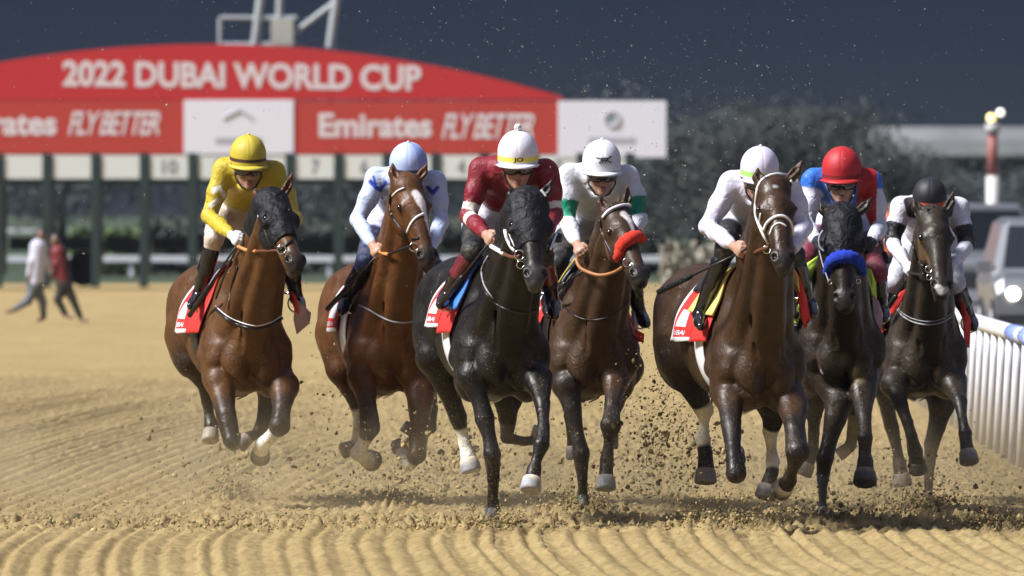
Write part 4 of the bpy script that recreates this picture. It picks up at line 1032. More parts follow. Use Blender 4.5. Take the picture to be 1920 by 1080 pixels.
def near_track():
    nx, ny = 760, 760
    u = np.linspace(-1, 1, nx); xs = 6.2*u
    ys = 40+np.linspace(0, 1, ny)**1.6*72
    X, Yv = np.meshgrid(xs, ys, indexing='ij')
    gx = grooves(X, Yv)+.012*sn(X, Yv*.4, 5, 2.0)+.005*sn(X, Yv*.5, 6, 11)
    ph = gx/.138
    tri = np.abs((ph % 1)-.5)*2
    idx_ = np.floor(ph); hsh = np.abs(np.sin(idx_*12.9898)*43758.5453) % 1
    amp = .038*(.75+.3*sn(X, Yv*.2, 8, 1.2))*(.45+.9*hsh)*np.where(Yv > 56, 1+.8*np.clip((Yv-56)/8, 0, 1)-1.1*np.clip((Yv-80)/25, 0, 1), 1)
    edge = 50.9+.35*sn(X, Yv*0, 9, 1.4)+.15*sn(X, Yv*0, 10, 6)
    right = 1/(1+np.exp(-(X+1.1+.04*(Yv-50))*1.6))
    churn = 1/(1+np.exp(-(Yv-edge)*5))*(.08+.92*right)
    churn = np.clip(churn+.55*np.exp(-((Yv-52.6)/1.9)**2), 0, 1)
    z = amp*(1-(1-tri)**2.2)*(1-churn*.92)
    rough = sn(X, Yv*.45, 21, 26)*.45+sn(X, Yv*.45, 22, 55)*.35+sn(X, Yv*.5, 23, 11)*.6
    wn = np.random.default_rng(77).normal(size=X.shape)
    wn = (wn+np.roll(wn, 1, 0)+np.roll(wn, 1, 1)+np.roll(wn, (1, 1), (0, 1)))*.5
    z = z+churn*(.007*rough+.004*sn(X, Yv*.5, 24, 4)+.0075*wn)+.003*rough+.0022*wn
    band = np.exp(-((Yv-51.6-.25*sn(X, Yv*0, 9, 1.4))/.75)**2)
    z = z+band*(.010+.012*np.maximum(rough, -.4)+.014*wn)
    darken = np.zeros_like(z)  # how far the sand colour darkens around each spot and along the churned band
    for (px, py, r_, a) in HITS:
        Yh = CH*F/(py-HY); xh = (px-960)*Yh/F; rx = r_*Yh/F
        d = np.sqrt(((X-xh)/rx)**2+((Yv-Yh)/1.6)**2)
        m_ = np.exp(-d*d); z += m_*a*(.020+.016*np.maximum(rough, -.3)+.016*wn); darken = np.maximum(darken, m_*a*.7)
    z -= .045
    fx = np.clip((5.2-np.abs(X+1.2))/.5, 0, 1); fyy = np.clip((112-Yv)/20, 0, 1)*np.clip((Yv-40)/1, 0, 1)
    z = -.06+(z+.06)*fx*fyy
    darken = np.clip(darken*(.55+.5*sn(X, Yv*.4, 31, 9))+.22*churn*band*np.maximum(rough, 0), 0, .85)
    V = np.stack([X, Yv, z+.004], -1).reshape(-1, 3)
    I = np.arange(nx*ny).reshape(nx, ny)
    Q = np.stack([I[:-1, :-1], I[1:, :-1], I[1:, 1:], I[:-1, 1:]], -1).reshape(-1, 4)
    o = mesh_np('track_surface', V, Q, MS, None, True, np.repeat(darken.reshape(-1, 1), 3, 1))
    tag(o, kind='structure')
near_track()
def plane(name, x0, x1, y0, y1, z, m):
    o = mesh_np(name, [(x0, y0, z), (x1, y0, z), (x1, y1, z), (x0, y1, z)], np.array([[0, 1, 2, 3]]), m, None, False, np.zeros((4, 3)))
    return tag(o, kind='structure')
plane('sand_track', -90, 90, -40, 232, -.062, MS)
MA = mat('asphalt', (.115, .115, .12), rough=.85, noise=.2, nscale=2)
Va = []
for y_ in (-40, 20, 44, 64, 105, 190, 236):
    xr = {-40: 2.7, 20: 3.4, 44: 3.62, 64: 3.84, 105: 4.35, 190: 5.6, 236: 6.4}[y_]+.22; Va += [(xr, y_, -.02), (xr+30, y_, -.02)]
tag(mesh_np('service_road', Va, np.array([[2*i, 2*i+1, 2*i+3, 2*i+2] for i in range(6)]), MA, None, False), kind='structure')
MG = mat('infield_grass', (.035, .055, .022), rough=.95, noise=.4, nscale=.15)
plane('ground', -3000, 3000, -500, 5000, -.10, MG)

# clods lying and flying
def clod_mesh(pts, name, label, colr, sizes, seed):
    r = np.random.default_rng(seed); V = []; Fs = []; cols = []
    ico = np.array([(0,0,1),(.89,0,.45),(.28,.85,.45),(-.72,.53,.45),(-.72,-.53,.45),(.28,-.85,.45),(.72,.53,-.45),(-.28,.85,-.45),(-.89,0,-.45),(-.28,-.85,-.45),(.72,-.53,-.45),(0,0,-1)])
    fi = np.array([(0,1,2),(0,2,3),(0,3,4),(0,4,5),(0,5,1),(1,6,2),(2,7,3),(3,8,4),(4,9,5),(5,10,1),(6,7,2),(7,8,3),(8,9,4),(9,10,5),(10,6,1),(11,7,6),(11,8,7),(11,9,8),(11,10,9),(11,6,10)])
    n = len(pts); sc_ = sizes[:, None, None]*r.uniform(.55, 1.25, (n, 12, 1))*r.uniform(.6, 1.3, (n, 1, 3))
    Vv = (pts[:, None, :]+ico[None]*sc_).reshape(-1, 3)
    Ff = (fi[None]+12*np.arange(n)[:, None, None]).reshape(-1, 3)
    cc = np.repeat(colr, 12, 0)
    o = mesh_np(name, Vv, Ff, M['clod'], None, False, cc)
    return tag(o, label, 'sand clods', kind='stuff')
M['clod'] = mat('sand_clod', vcol=True, rough=.95, spec=.2, noise=.3, nscale=80)
def colmix(r, n, dark=.5):
    a = np.array([(.40, .30, .14), (.17, .12, .055), (.12, .12, .045), (.26, .18, .09)])
    return a[r.choice(4, n, p=[1-dark, dark*.4, dark*.3, dark*.3])]*r.uniform(.7, 1.2, (n, 1))
def lying():
    r = np.random.default_rng(4); P = []
    n = 15000
    x = r.uniform(-5.2, 5.2, n); y = np.where(r.random(n) < .45, r.normal(51.7, .6, n), r.uniform(50.5, 68, n))
    P.append(np.stack([x, y, np.full(n, -.015)], 1))
    for (px, py, r_, a) in HITS:
        Yh = CH*F/(py-HY); xh = (px-960)*Yh/F; m = int(480*a)
        P.append(np.stack([r.normal(xh, r_*Yh/F*.55, m), r.normal(Yh, .5, m), np.abs(r.normal(0, .035*a, m))], 1))
    P = np.concatenate(P); n = len(P)
    clod_mesh(P, 'sand_clods', 'loose clods of sand churned up across the track by the hooves', colmix(r, n, .5), r.gamma(1.6, .0026, n)+.002, 5)
def flying():
    r = np.random.default_rng(12); P = []; S = []
    def cloud(px, py, sx, sy, Y0, sY, n, sz):
        x = r.normal(px, sx, n); y = r.normal(py, sy, n); Yd = r.normal(Y0, sY, n)
        pt = np.stack([(x-960)*Yd/F, Yd, CH-(y-HY)*Yd/F], 1); ok = pt[:, 2] > .0
        P.append(pt[ok]); S.append((r.gamma(2.0, sz, n)+.0015)[ok])
    cloud(1235, 800, 45, 75, 54, .8, 330, .0026); cloud(1245, 700, 35, 90, 54, 1, 160, .0022); cloud(1270, 860, 60, 50, 53.5, .8, 260, .0038)
    for (px, py, r_, a) in HITS: cloud(px, py-22, r_*.9, 22, CH*F/(py-HY), .5, int(260*a), .0019)
    cloud(860, 850, 60, 45, 54, .9, 170, .0036); cloud(740, 900, 80, 40, 55, .8, 160, .0030); cloud(600, 800, 60, 90, 56, 1., 90, .0028)
    cloud(370, 860, 60, 50, 56, .8, 130, .0028); cloud(1000, 830, 90, 60, 54, 1, 90, .003)
    cloud(1640, 900, 110, 40, 54, .8, 160, .003)
    P_ = np.concatenate(P); S_ = np.concatenate(S)
    k_ = 4; P_ = np.concatenate([P_]+[P_+r.normal(size=P_.shape)*[.16, .3, .13] for _ in range(k_)]); S_ = np.concatenate([S_]+[S_*r.uniform(.25, .6, len(S_)) for _ in range(k_)])
    ok = P_[:, 2] > 0; P_ = P_[ok]; S_ = S_[ok]
    clod_mesh(P_, 'flying_sand', 'clods of sand thrown into the air between the galloping legs', colmix(r, len(P_), .62), S_, 6)
    P = []; S = []
    cloud(1150, 130, 420, 110, 58, 3.5, 750, .0007); cloud(1350, 300, 160, 110, 57, 3, 420, .0009); cloud(700, 200, 500, 160, 57, 3, 420, .0006); cloud(1150, 420, 300, 120, 56, 2, 260, .0012); cloud(200, 300, 260, 200, 57, 2, 220, .0008)
    P_ = np.concatenate(P); S_ = np.concatenate(S)
    clod_mesh(P_, 'airborne_grit', 'fine sand grains hanging in the air over the whole field', np.tile([.36, .33, .26], (len(P_), 1))*r.uniform(.6, 1.2, (len(P_), 1)), S_, 7)
lying(); flying()

# ------------------------------------------------------------------ starting gate
GY = 213.3; GS = F/GY
gx_ = lambda px: (px-960)/GS
gz_ = lambda py: CH-(py-HY)/GS
MGt = dict(post=mat('gate_green', (.020, .040, .038), rough=.5, noise=.1), red=mat('sign_red', (.48, .020, .022), rough=.6), org=mat('sign_orange', (.44, .042, .028), rough=.6), white=mat('sign_white', (.74, .75, .82), rough=.5),
 board=mat('stall_board', (.66, .70, .67), rough=.6), txt=mat('sign_text', (.68, .62, .64), rough=.6), faint=mat('faint_print', (.40, .41, .46), rough=.6), teal=mat('teal_print', (.16, .30, .30), rough=.6), num=mat('stall_number', (.22, .23, .24), rough=.6), steel=mat('pale_steel', (.36, .40, .41), rough=.5), cream=mat('cream_box', (.44, .46, .40), rough=.6))
def sign_text(txt, px0, px1, py0, py1, y, m, parent, bold=.02, shear=0., name='lettering', tilt=0., sp=1.):
    V, Fs = text_mesh(txt, bold, shear, sp); lo = V.min(0); hi = V.max(0)
    x = (V[:, 0]-lo[0])/(hi[0]-lo[0]); z = (V[:, 1]-lo[1])/(hi[1]-lo[1])
    px = px0+(px1-px0)*x; py = py1+(py0-py1)*z+tilt*x
    P = np.stack([gx_(px), np.full(len(x), y), gz_(py)], 1)
    o = mesh_np(name, P-np.array(parent.location), Fs, m, parent, False); return o
def gate():
    root = thing('starting_gate', (gx_(400), GY, 0), 'long green starting gate with a red arched sign and numbered white stall boards', 'starting gate')
    off = np.array(root.location)
    def part(mb, name, m, parent=root, **k):
        mb.v = [tuple(np.array(v)-off) for v in mb.v]; return mb.build(name, m, parent, **k)
    # arch sign
    xs = np.linspace(-320, 1056, 60); top = 83+2.24e-4*(xs-390)**2; top = np.minimum(top, 182)
    V = []; Fs = []; y0, y1 = GY-.10, GY+.12
    for x, t in zip(xs, top):
        for yy in (y0, y1): V += [(gx_(x), yy, gz_(t)), (gx_(x), yy, gz_(187))]
    for i in range(len(xs)-1):
        a = i*4; b = a+4
        Fs += [(a, b, b+1, a+1), (a+2, a+3, b+3, b+2), (a, a+2, b+2, b), (a+1, b+1, b+3, a+3)]
    Fs += [(0, 1, 3, 2), (len(V)-4, len(V)-2, len(V)-1, len(V)-3)]
    mb = MB(); mb.add(V, Fs); arch = part(mb, 'arch_sign', MGt['red'])
    arch_o = arch
    class PP: pass
    def txt(t_, a, b, c, d, y, m, par, **k):
        V_, F_ = text_mesh(t_, k.get('bold', .02), k.get('shear', 0.), k.get('sp', 1.)); lo = V_.min(0); hi = V_.max(0)
        x = (V_[:, 0]-lo[0])/(hi[0]-lo[0]); z = (V_[:, 1]-lo[1])/(hi[1]-lo[1])
        px = a+(b-a)*x; py = d+(c-d)*z+k.get('tilt', 0.)*x
        mesh_np(k.get('name', 'lettering'), np.stack([gx_(px), np.full(len(x), y), gz_(py)], 1)-off, F_, m, par, False)
    txt('2022 DUBAI WORLD CUP', 118, 790, 113, 162, GY-.11, MGt['txt'], arch, bold=.035, tilt=9)
    # lower sign band: two coloured panels with the airline wording and two white panels
    for (a, b, m, nm_) in ((-420, 345, 'org', 'sign_panel'), (345, 551, 'white', 'sign_panel'), (551, 1046, 'org', 'sign_panel'), (1046, 1249, 'white', 'sign_panel')):
        mb = MB(); mb.box(gx_(a), gx_(b)-.004, GY-.12 if m == 'white' else GY-.09, GY+.14, gz_(289 if a < 900 else 295), gz_(187 if a < 500 else 190 if a < 1000 else 189))
        pn = part(mb, nm_, MGt[m])
        if m == 'org':
            if a < 0:
                txt('Emirates', -110, 107, 208, 254, GY-.10, MGt['txt'], pn, bold=.035); txt('FLY BETTER', 128, 301, 209, 253, GY-.10, MGt['txt'], pn, bold=.02, shear=.35, sp=.85)
            else:
                txt('Emirates', 598, 810, 212, 258, GY-.10, MGt['txt'], pn, bold=.035); txt('FLY BETTER', 828, 1002, 213, 260, GY-.10, MGt['txt'], pn, bold=.02, shear=.35, sp=.85)
        else:
            c = (a+b)/2; mb = MB()
            mb.tube([(gx_(c-30), GY-.13, gz_(222)), (gx_(c), GY-.13, gz_(206)), (gx_(c+25), GY-.13, gz_(222))] if a < 900 else [(gx_(c+14*math.cos(q)), GY-.13, gz_(224-14*math.sin(q))) for q in np.linspace(0, 6.28, 14)], .03, 5)
            part(mb, 'emblem', MGt['faint'], pn)
            mb = MB(); mb.box(gx_(c-44), gx_(c+44), GY-.128, GY-.121, gz_(270), gz_(258)); part(mb, 'printed_line', MGt['faint'], pn)
            if a > 900:
                mb = MB(); mb.box(gx_(c-5), gx_(c+5), GY-.135, GY-.122, gz_(228), gz_(219)); part(mb, 'emblem_centre', MGt['teal'], pn)
    # stalls
    nums = {3: '10', 4: '9', 5: '8', 6: '7', 7: '6', 8: '5', 9: '4', 10: '3', 11: '2', 12: '1'}
    for k in range(-4, 14):
        x = -3+91*k
        mb = MB(); mb.box(gx_(x-8), gx_(x+8), GY-.15, GY+.05, 0, gz_(287))
        mb.box(gx_(x-5), gx_(x+5), GY+.05, GY+2.6, 0.3, gz_(300)); part(mb, 'stall_post', MGt['post'])
        if k < 13:
            mb = MB(); mb.box(gx_(x+12), gx_(x+86), GY-.10, GY-.04, gz_(335), gz_(291)); bd = part(mb, 'number_board', MGt['board'])
            if k in nums:
                n_ = nums[k]; w_ = 15 if len(n_) == 1 else 30
                txt(n_, x+49-w_/2, x+49+w_/2, 299, 327, GY-.108, MGt['num'], bd, bold=.03, name='stall_number')
            mb = MB(); mb.box(gx_(x+9), gx_(x+90), GY+2.55, GY+2.62, gz_(470), gz_(445)); part(mb, 'rear_bar', MGt['post']); mb = MB(); mb.box(gx_(x+9), gx_(x+90), GY-.02, GY+.02, gz_(345), gz_(337)); part(mb, 'cross_bar', MGt['post'])
    mb = MB()
    for a, b in (((410, 32), (410, 84)), ((410, 32), (555, 32)), ((410, 82), (560, 82))): mb.cyl((gx_(a[0]), GY+1, gz_(a[1])), (gx_(b[0]), GY+1, gz_(b[1])), .055)
    mb.cyl((gx_(475), GY+1, gz_(84)), (gx_(489), GY+1, gz_(-30)), .10); mb.cyl((gx_(521), GY+1, gz_(40)), (gx_(524), GY+1, gz_(-60)), .085)
    mb.cyl((gx_(617), GY+1, gz_(88)), (gx_(636), GY+1, gz_(-60)), .11); mb.cyl((gx_(548), GY+1, gz_(62)), (gx_(625), GY+1, gz_(4)), .07)
    part(mb, 'roof_frame', MGt['steel'])
    mb = MB(); mb.box(gx_(506), gx_(548), GY+.8, GY+1.4, gz_(84), gz_(34)); part(mb, 'roof_box', MGt['cream'])
    for x in (150, 700):
        mb = MB(); mb.cyl((gx_(x), GY+1.9, .45), (gx_(x), GY+2.2, .45), .45, n=20); part(mb, 'wheel', M['black'])
gate()

# ------------------------------------------------------------------ rails
MR = mat('rail_plastic', (.70, .71, .74), rough=.4, noise=.05, nscale=4)
MRB = mat('rail_blue', (.22, .30, .62), rough=.5)
def running_rail(name, label, pts, post_gap, h, lean=-.05, group='white running rails', r=.036, blue=None):
    P = [np.array((x, y, 0.)) for x, y in pts]; root = thing(name, tuple(P[0]), label, 'rail', group); o = P[0]
    mb = MB(); mb.tube([p-o+np.array([0, 0, h]) for p in P], .065, 10, up=(1, 0, 0)); tr = mb.build('top_rail', MR, root, True)
    if blue is not None:
        for (a, b) in blue:
            mb = MB(); mb.tube([P[0]*(1-a)+P[1]*a-o+np.array([-.0, 0, h+.0]), P[0]*(1-b)+P[1]*b-o+np.array([-.0, 0, h])], .068, 10); mb.build('advert_band', MRB, tr, True)
    tot = 0; nxt = 0; n = 0
    for a, b in zip(P[:-1], P[1:]):
        L = np.linalg.norm(b-a)
        while nxt <= tot+L and n < 98:
            q = a+(b-a)*((nxt-tot)/L)-o; mb = MB()
            mb.tube([q+np.array([lean, 0, -.05]), q+np.array([lean*.3, 0, h*.7]), q+np.array([0, 0, h])], r, 8); mb.build('rail_post', MR, root, True); nxt += post_gap; n += 1
        tot += L
    return root
running_rail('running_rail', 'near white running rail with a blue band, running back past the right-hand horse', [(3.62, 44), (3.84, 64), (4.35, 105), (5.6, 190), (7.0, 260)], 1.3, .93, blue=[(.94, .985), (1.02, 1.09)])
# far rails behind the gate
zf = lambda py, Y: CH-(py-HY)*Y/F
def cross_rail(label, px0, px1, py, Y, gap, hh=None):
    z = zf(py, Y); s_ = Y/F; root = thing('running_rail', ((px0-960)*s_, Y, 0), label, 'rail', 'white running rails'); L = (px1-px0)*s_
    mb = MB(); mb.box(0, L, -.05, .05, z-.09, z+.09); mb.build('top_rail', MR, root)
    x = gap*.4
    while x < L:
        mb = MB(); mb.box(x-.06, x+.06, .02, .09, 0, z-.05); mb.build('rail_post', MR, root); x += gap
cross_rail('far white rail crossing behind the gate, the lower and nearer one', -200, 1400, 485, 250, 2.9)
cross_rail('far white rail crossing behind the gate, the upper and further one', -200, 1500, 432, 420, 7.5)

# ------------------------------------------------------------------ planting, trees, buildings behind
MF = [mat('tree_leaf', (.055, .060, .050), rough=.9, noise=.4, nscale=.8), mat('hedge_leaf', (.07, .11, .03), rough=.9, noise=.4, nscale=2), mat('dark_leaf', (.068, .080, .076), rough=.9, noise=.4, nscale=.8)]
MT = mat('bark', (.06, .045, .035), rough=.9)
def leaves(n, c, rad, size, seed, clump=14):
    r = np.random.default_rng(seed); cc = r.normal(size=(clump, 3)); cc /= np.linalg.norm(cc, axis=1)[:, None]; cc *= r.uniform(.35, .95, (clump, 1))
    a = cc[r.integers(0, clump, n)]+r.normal(size=(n, 3))*.22; P = a*np.array(rad)+np.array(c)
    P[:, 2] = np.maximum(P[:, 2], .05)
    t1 = r.normal(size=(n, 3)); t1 /= np.linalg.norm(t1, axis=1)[:, None]; t2 = np.cross(t1, r.normal(size=(n, 3))); t2 /= np.linalg.norm(t2, axis=1)[:, None]
    s_ = size*r.uniform(.5, 1.3, (n, 1)); V = np.stack([P-t1*s_, P+t2*s_*.5, P+t1*s_, P-t2*s_*.5], 1).reshape(-1, 3)
    return V, np.arange(4*n).reshape(-1, 4)
def tree(x, y, h, wd, label, seed, mi=0, palm=False, group='trees behind the track'):
    root = thing('palm_tree' if palm else 'tree', (x, y, 0), label, 'tree', group)
    mb = MB(); mb.tube([(0, 0, -.1), (.1, 0, h*.3), (-.05, 0, h*.62)], [h*.035, h*.026, h*.015], 8)
    if not palm:
        for q in range(4): mb.tube([(0, 0, h*.35), (math.cos(q*1.7)*wd*.3, math.sin(q*1.7)*wd*.3, h*.62)], [h*.014, h*.006], 6)
    mb.build('trunk', MT, root, True)
    V, Q = leaves(13000, (0, 0, h*.53), (wd*.6, wd*.5, h*.40), .12, seed, 30); mesh_np('crown', V, Q, MF[mi], root, False)
rt = random.Random(3)
TL = [(-30,300,7.5,8),(-24,310,8,7),(-17.5,330,7.4,9),(-9.5,335,8,9),(-4,325,7,8),(2,330,7.2,8),(7,322,6.2,7),(9.2,318,5.6,6),(10.6,350,6.6,6),(14.3,320,4.6,5),(12.4,335,6.2,6.5),(17.2,345,4.2,6),(21.5,350,3.8,6)]
names = ['leftmost dark tree behind the gate', 'second dark tree from the left behind the gate', 'broad dark tree behind the blank stall boards', 'dark tree behind the yellow-capped rider', 'dark tree behind the pale blue rider', 'dark tree behind the maroon rider', 'dark tree behind the gate\'s right end', 'low dark tree just right of the gate', 'bushy tree behind the lime-banded jockey', 'small tree between the lime-banded and red helmets', 'tall olive tree behind the red helmet', 'low tree under the pale stand roof', 'rightmost low tree under the pale stand roof']
for i, (x, y, h, wd) in enumerate(TL): tree(x, y, h, wd, names[i], 40+i, mi=(0 if i in (7,8,9,10) else 2))
def hedge(px0, px1, py0, py1, Y, label, m, seed, n=2600, sz=.16, nm_='hedge'):
    s_ = Y/F; x0, x1 = (px0-960)*s_, (px1-960)*s_; h = zf(py0, Y)
    r = np.random.default_rng(seed); P = np.stack([r.uniform(0, x1-x0, n), r.normal(0, .5, n), r.uniform(0.02, h, n)*(.75+.25*np.sin(r.uniform(0, 9, n)))], 1)
    t1 = r.normal(size=(n, 3)); t1 /= np.linalg.norm(t1, axis=1)[:, None]; t2 = np.cross(t1, r.normal(size=(n, 3))); t2 /= np.linalg.norm(t2, axis=1)[:, None]
    V = np.stack([P-t1*sz, P+t2*sz*.6, P+t1*sz, P-t2*sz*.6], 1).reshape(-1, 3)
    o = mesh_np(nm_, V, np.arange(4*n).reshape(-1, 4), m, None, False); o.location = (x0, Y, 0); tag(o, label, 'hedge')
hedge(130, 262, 428, 500, 262, 'bright yellow-green clipped bush behind the gate', MF[1], 2)
hedge(262, 1250, 418, 540, 268, 'dark olive hedge running behind the gate stalls', mat('olive_leaf', (.040, .046, .034), rough=.9, noise=.4, nscale=2), 3, 9000)
hedge(1240, 1300, 455, 520, 150, 'low cream-flowered bush right of the red noseband horse', M['flower'], 4, 900, .10, 'flower_bush')
hedge(1306, 1350, 460, 520, 152, 'low cream-flowered bush behind the lime-banded jockey\'s elbow', M['flower'], 5, 800, .10, 'flower_bush')
# stand with a pale flat roof
def stand():
    Y = 430.; s_ = Y/F; root = thing('grandstand', ((1800-960)*s_, Y, 0), 'distant low stand with a pale flat roof at the right', 'building')
    X = lambda px: (px-1800)*s_
    mb = MB(); mb.box(X(1640), X(2150), -1, 8, zf(300, Y), zf(238, Y)); mb.box(X(1640), X(2150), -2, -1.02, zf(292, Y), zf(262, Y)); rf = mb.build('roof', mat('pale_fascia', (.36, .365, .36), rough=.7, noise=.15, nscale=.5), root)
    mb = MB(); mb.box(X(1655), X(2140), 1, 7.5, 0, zf(300, Y)-.01); mb.build('wall', mat('stand_wall', (.05, .055, .058), rough=.7, noise=.2, nscale=.6), root)
    mb = MB()
    for px in range(1660, 2140, 48): mb.cyl((X(px), -.6, 0), (X(px), -.6, zf(301, Y)), .12, n=8)
    c = mb; c.build('column', mat('column_paint', (.12, .125, .13), rough=.6), root)
stand()
def marker():
    Y = 200.; s_ = Y/F; root = thing('marker_post', ((1861-960)*s_, Y, 0), 'tall red and white distance post with two lamps on top', 'post')
    mb = MB(); mb.cyl((0, 0, 0), (0, 0, zf(330, Y)), .15); mb.build('white_shaft', mat('post_white', (.66, .64, .60), rough=.5), root, True)
    mb = MB(); mb.cyl((0, 0, zf(330, Y)), (0, 0, zf(250, Y)), .12); mb.build('red_shaft', mat('post_red', (.30, .10, .085), rough=.6), root, True)
    mb = MB(); mb.cyl((0, 0, zf(250, Y)), (0, 0, zf(232, Y)), .17); hd = mb.build('lamp_housing', mat('post_cap', (.45, .45, .43), rough=.5), root, True)
    V_, F_ = sphere(((1858-1861)*s_, -.05, zf(221, Y)), .10, 14, 10); mesh_np('lamp', V_, F_, mat('yellow_lamp', (1, .8, .3), emis=(1, .80, .30), es=1.6), root)
    V_, F_ = sphere(((1876-1861)*s_, .05, zf(211, Y)), .085, 14, 10); mesh_np('lamp', V_, F_, mat('white_lamp', (1, 1, .9), emis=(1, .97, .85), es=1.3), root)
marker()
# vehicles following the race
MV = dict(silver=mat('silver_paint', (.22, .23, .24), rough=.3, metal=.3, coat=.5), dark=mat('dark_paint', (.06, .065, .07), rough=.3, coat=.5), glass=mat('car_glass', (.02, .025, .03), rough=.08), tyre=mat('tyre', (.015, .015, .015), rough=.9), lamp=mat('headlamp', (1, .95, .85), emis=(1, .90, .76), es=14), off=mat('lamp_off', (.5, .5, .5), rough=.1), grille=mat('grille', (.03, .03, .03), rough=.5))
def car(px, Y, wd, h, L, paint_, label, lit, name='car'):
    s_ = Y/F; root = thing(name, ((px-960)*s_, Y, 0), label, 'car' if name == 'car' else 'van', 'vehicles waiting beyond the rail'); hw = wd/2; van = name != 'car'
    sec = [(0, .35, .78), (.12, .30, .95), (.9, .30, 1.05), (1.5 if not van else .95, .28, h*.97), (2.0 if not van else 1.3, .28, h), (L*.8, .28, h), (L-.1, .3, h*.9), (L, .4, 1.0)]
    V = []; Fs = []
    for (y, zb, zt) in sec:
        tw = hw*(1 if zt < 1.1 else .82)
        V += [(-hw*.94, y, zb), (hw*.94, y, zb), (hw, y, min(.85, zt)), (tw, y, zt-.08), (tw-.12, y, zt), (-tw+.12, y, zt), (-tw, y, zt-.08), (-hw, y, min(.85, zt))]
    n = 8
    for i in range(len(sec)-1):
        for j in range(n): Fs.append((i*n+j, i*n+(j+1) % n, (i+1)*n+(j+1) % n, (i+1)*n+j))
    Fs.append(list(range(n))); Fs.append([(len(sec)-1)*n+j for j in range(n)][::-1])
    mb = MB(); mb.add(V, Fs); b = mb.build('body', paint_, root)
    bv = b.modifiers.new('Bevel', 'BEVEL'); bv.width = .03; bv.segments = 2
    ya, yb = (.93, 1.46) if not van else (.90, .95)
    mb = MB(); mb.add([(-hw*.82, ya+.02, 1.08), (hw*.82, ya+.02, 1.08), (hw*.72, yb-.0, h*.92), (-hw*.72, yb-.0, h*.92), (-hw*.82, ya-.0, 1.09), (hw*.82, ya-.0, 1.09), (hw*.72, yb-.03, h*.93), (-hw*.72, yb-.03, h*.93)], [(4, 5, 6, 7), (0, 3, 2, 1), (0, 1, 5, 4), (2, 3, 7, 6), (1, 2, 6, 5), (0, 4, 7, 3)]); mb.build('windscreen', MV['glass'], root)
    mb = MB(); mb.box(-hw*.5, hw*.5, -.02, .10, .48, .66); mb.build('grille', MV['grille'], root)
    mb = MB(); mb.box(-hw*.96, hw*.96, -.06, .2, .30, .45); mb.build('bumper', MV['grille'], root)
    for sg in (-1, 1):
        mb = MB(); mb.cyl((hw*.74*sg, -.03, .74), (hw*.74*sg, .12, .74), .085 if lit else .10, n=16); mb.build('headlight', MV['lamp'] if lit and sg < 0 else MV['off'], root, True)
        mb = MB(); mb.box(min(hw*sg, (hw+.2)*sg), max(hw*sg, (hw+.2)*sg), .95, 1.1, 1.02, 1.18); mb.build('mirror', paint_, root)
        for yy in (.75, L-.85):
            mb = MB(); mb.cyl(((hw-.2)*sg, yy, .33), ((hw+.01)*sg, yy, .33), .33, n=20); w_ = mb.build('wheel', MV['tyre'], root, True)
            mb = MB(); mb.cyl(((hw-.02)*sg, yy, .33), ((hw+.02)*sg, yy, .33), .19, n=16); mb.build('rim', MV['off'], w_, True)
car(1996, 118, 1.92, 1.80, 4.6, MV['silver'], 'silver car facing us with one bright headlamp at the far right', True)
car(1850, 175, 2.0, 2.05, 5.2, MV['silver'], 'pale grey van parked behind the rightmost jockey\'s shoulder', False, 'van')
# orange-vested person beyond the rail, two people running at the left
def stick_person(px_, Y, label, J, cols, group=None):
    s_ = Y/F; o = np.array([(px_-960)*s_, Y, 0.]); root = thing('person', tuple(o), label, 'person', group)
    q = {k_: W(a, b, Y-d)-o for k_, (a, b, d) in J.items()}; sc_ = 1.
    B = Body(); B.ell(q['head'], (.08, .10, .115), .02); B.cone(q['head'], q['neck'], .05, .055, .03)
    B.cone(q['neck']-np.array([0, 0, .06]), q['pel'], .11, .11, .05)
    B.ell(q['head']+np.array([-.02, -.095, -.01]), (.012, .016, .022), .01)
    for sd in 'LR':
        B.cone(q['neck']-np.array([0, 0, .07]), q['el'+sd], .05, .04, .03); B.cone(q['el'+sd], q['hd'+sd], .04, .026, .02); B.ell(q['hd'+sd], (.035, .03, .05), .01)
        B.cone(q['pel'], q['kn'+sd], .085, .055, .04); B.cone(q['kn'+sd], q['an'+sd], .052, .035, .02); B.cone(q['an'+sd], q['an'+sd]+np.array([.10*(1 if J['pel'][0] < J['anL'][0] else -1), -.05, -.03]), .035, .03, .02)
    V, Qf = B.mesh(.014); mesh_np('body', V, Qf, M['skin'], root, True, np.tile(np.array((.20, .12, .08), np.float32), (len(V), 1)))
    S = Body(); S.cone(q['neck']-np.array([0, 0, .05]), q['pel'], .15, .135, .05)
    for sd in 'LR': S.cone(q['neck']-np.array([0, 0, .07]), q['el'+sd], .066, .055, .03); S.cone(q['el'+sd], q['el'+sd]*.3+q['hd'+sd]*.7, .054, .042, .02)
    V, Qf = S.mesh(.014); mesh_np('shirt', V, Qf, M['cloth'], root, True, paint(V, cols[0], [(q['neck']+np.array([.12, 0, 0]), q['pel']+np.array([.14, 0, 0]), .12, .12, .03, cols[2])] if len(cols) > 2 else []))
    S = Body(); S.ell(q['pel'], (.15, .13, .14), .04)
    for sd in 'LR': S.cone(q['pel'], q['kn'+sd], .11, .075, .05); S.cone(q['kn'+sd], q['kn'+sd]*.15+q['an'+sd]*.85, .072, .052, .02)
    V, Qf = S.mesh(.014); mesh_np('trousers', V, Qf, M['breech'], root, True, np.tile(np.array(cols[1], np.float32), (len(V), 1)))
    S = Body(); S.ell(q['head']+np.array([0, .015, .02]), (.088, .105, .105), .02); S.ell(q['head']+np.array([0, -.09, -.04]), (.07, .06, .08), .02, op='s')
    V, Qf = S.mesh(.014); mesh_np('hair', V, Qf, M['hair'], root, True)
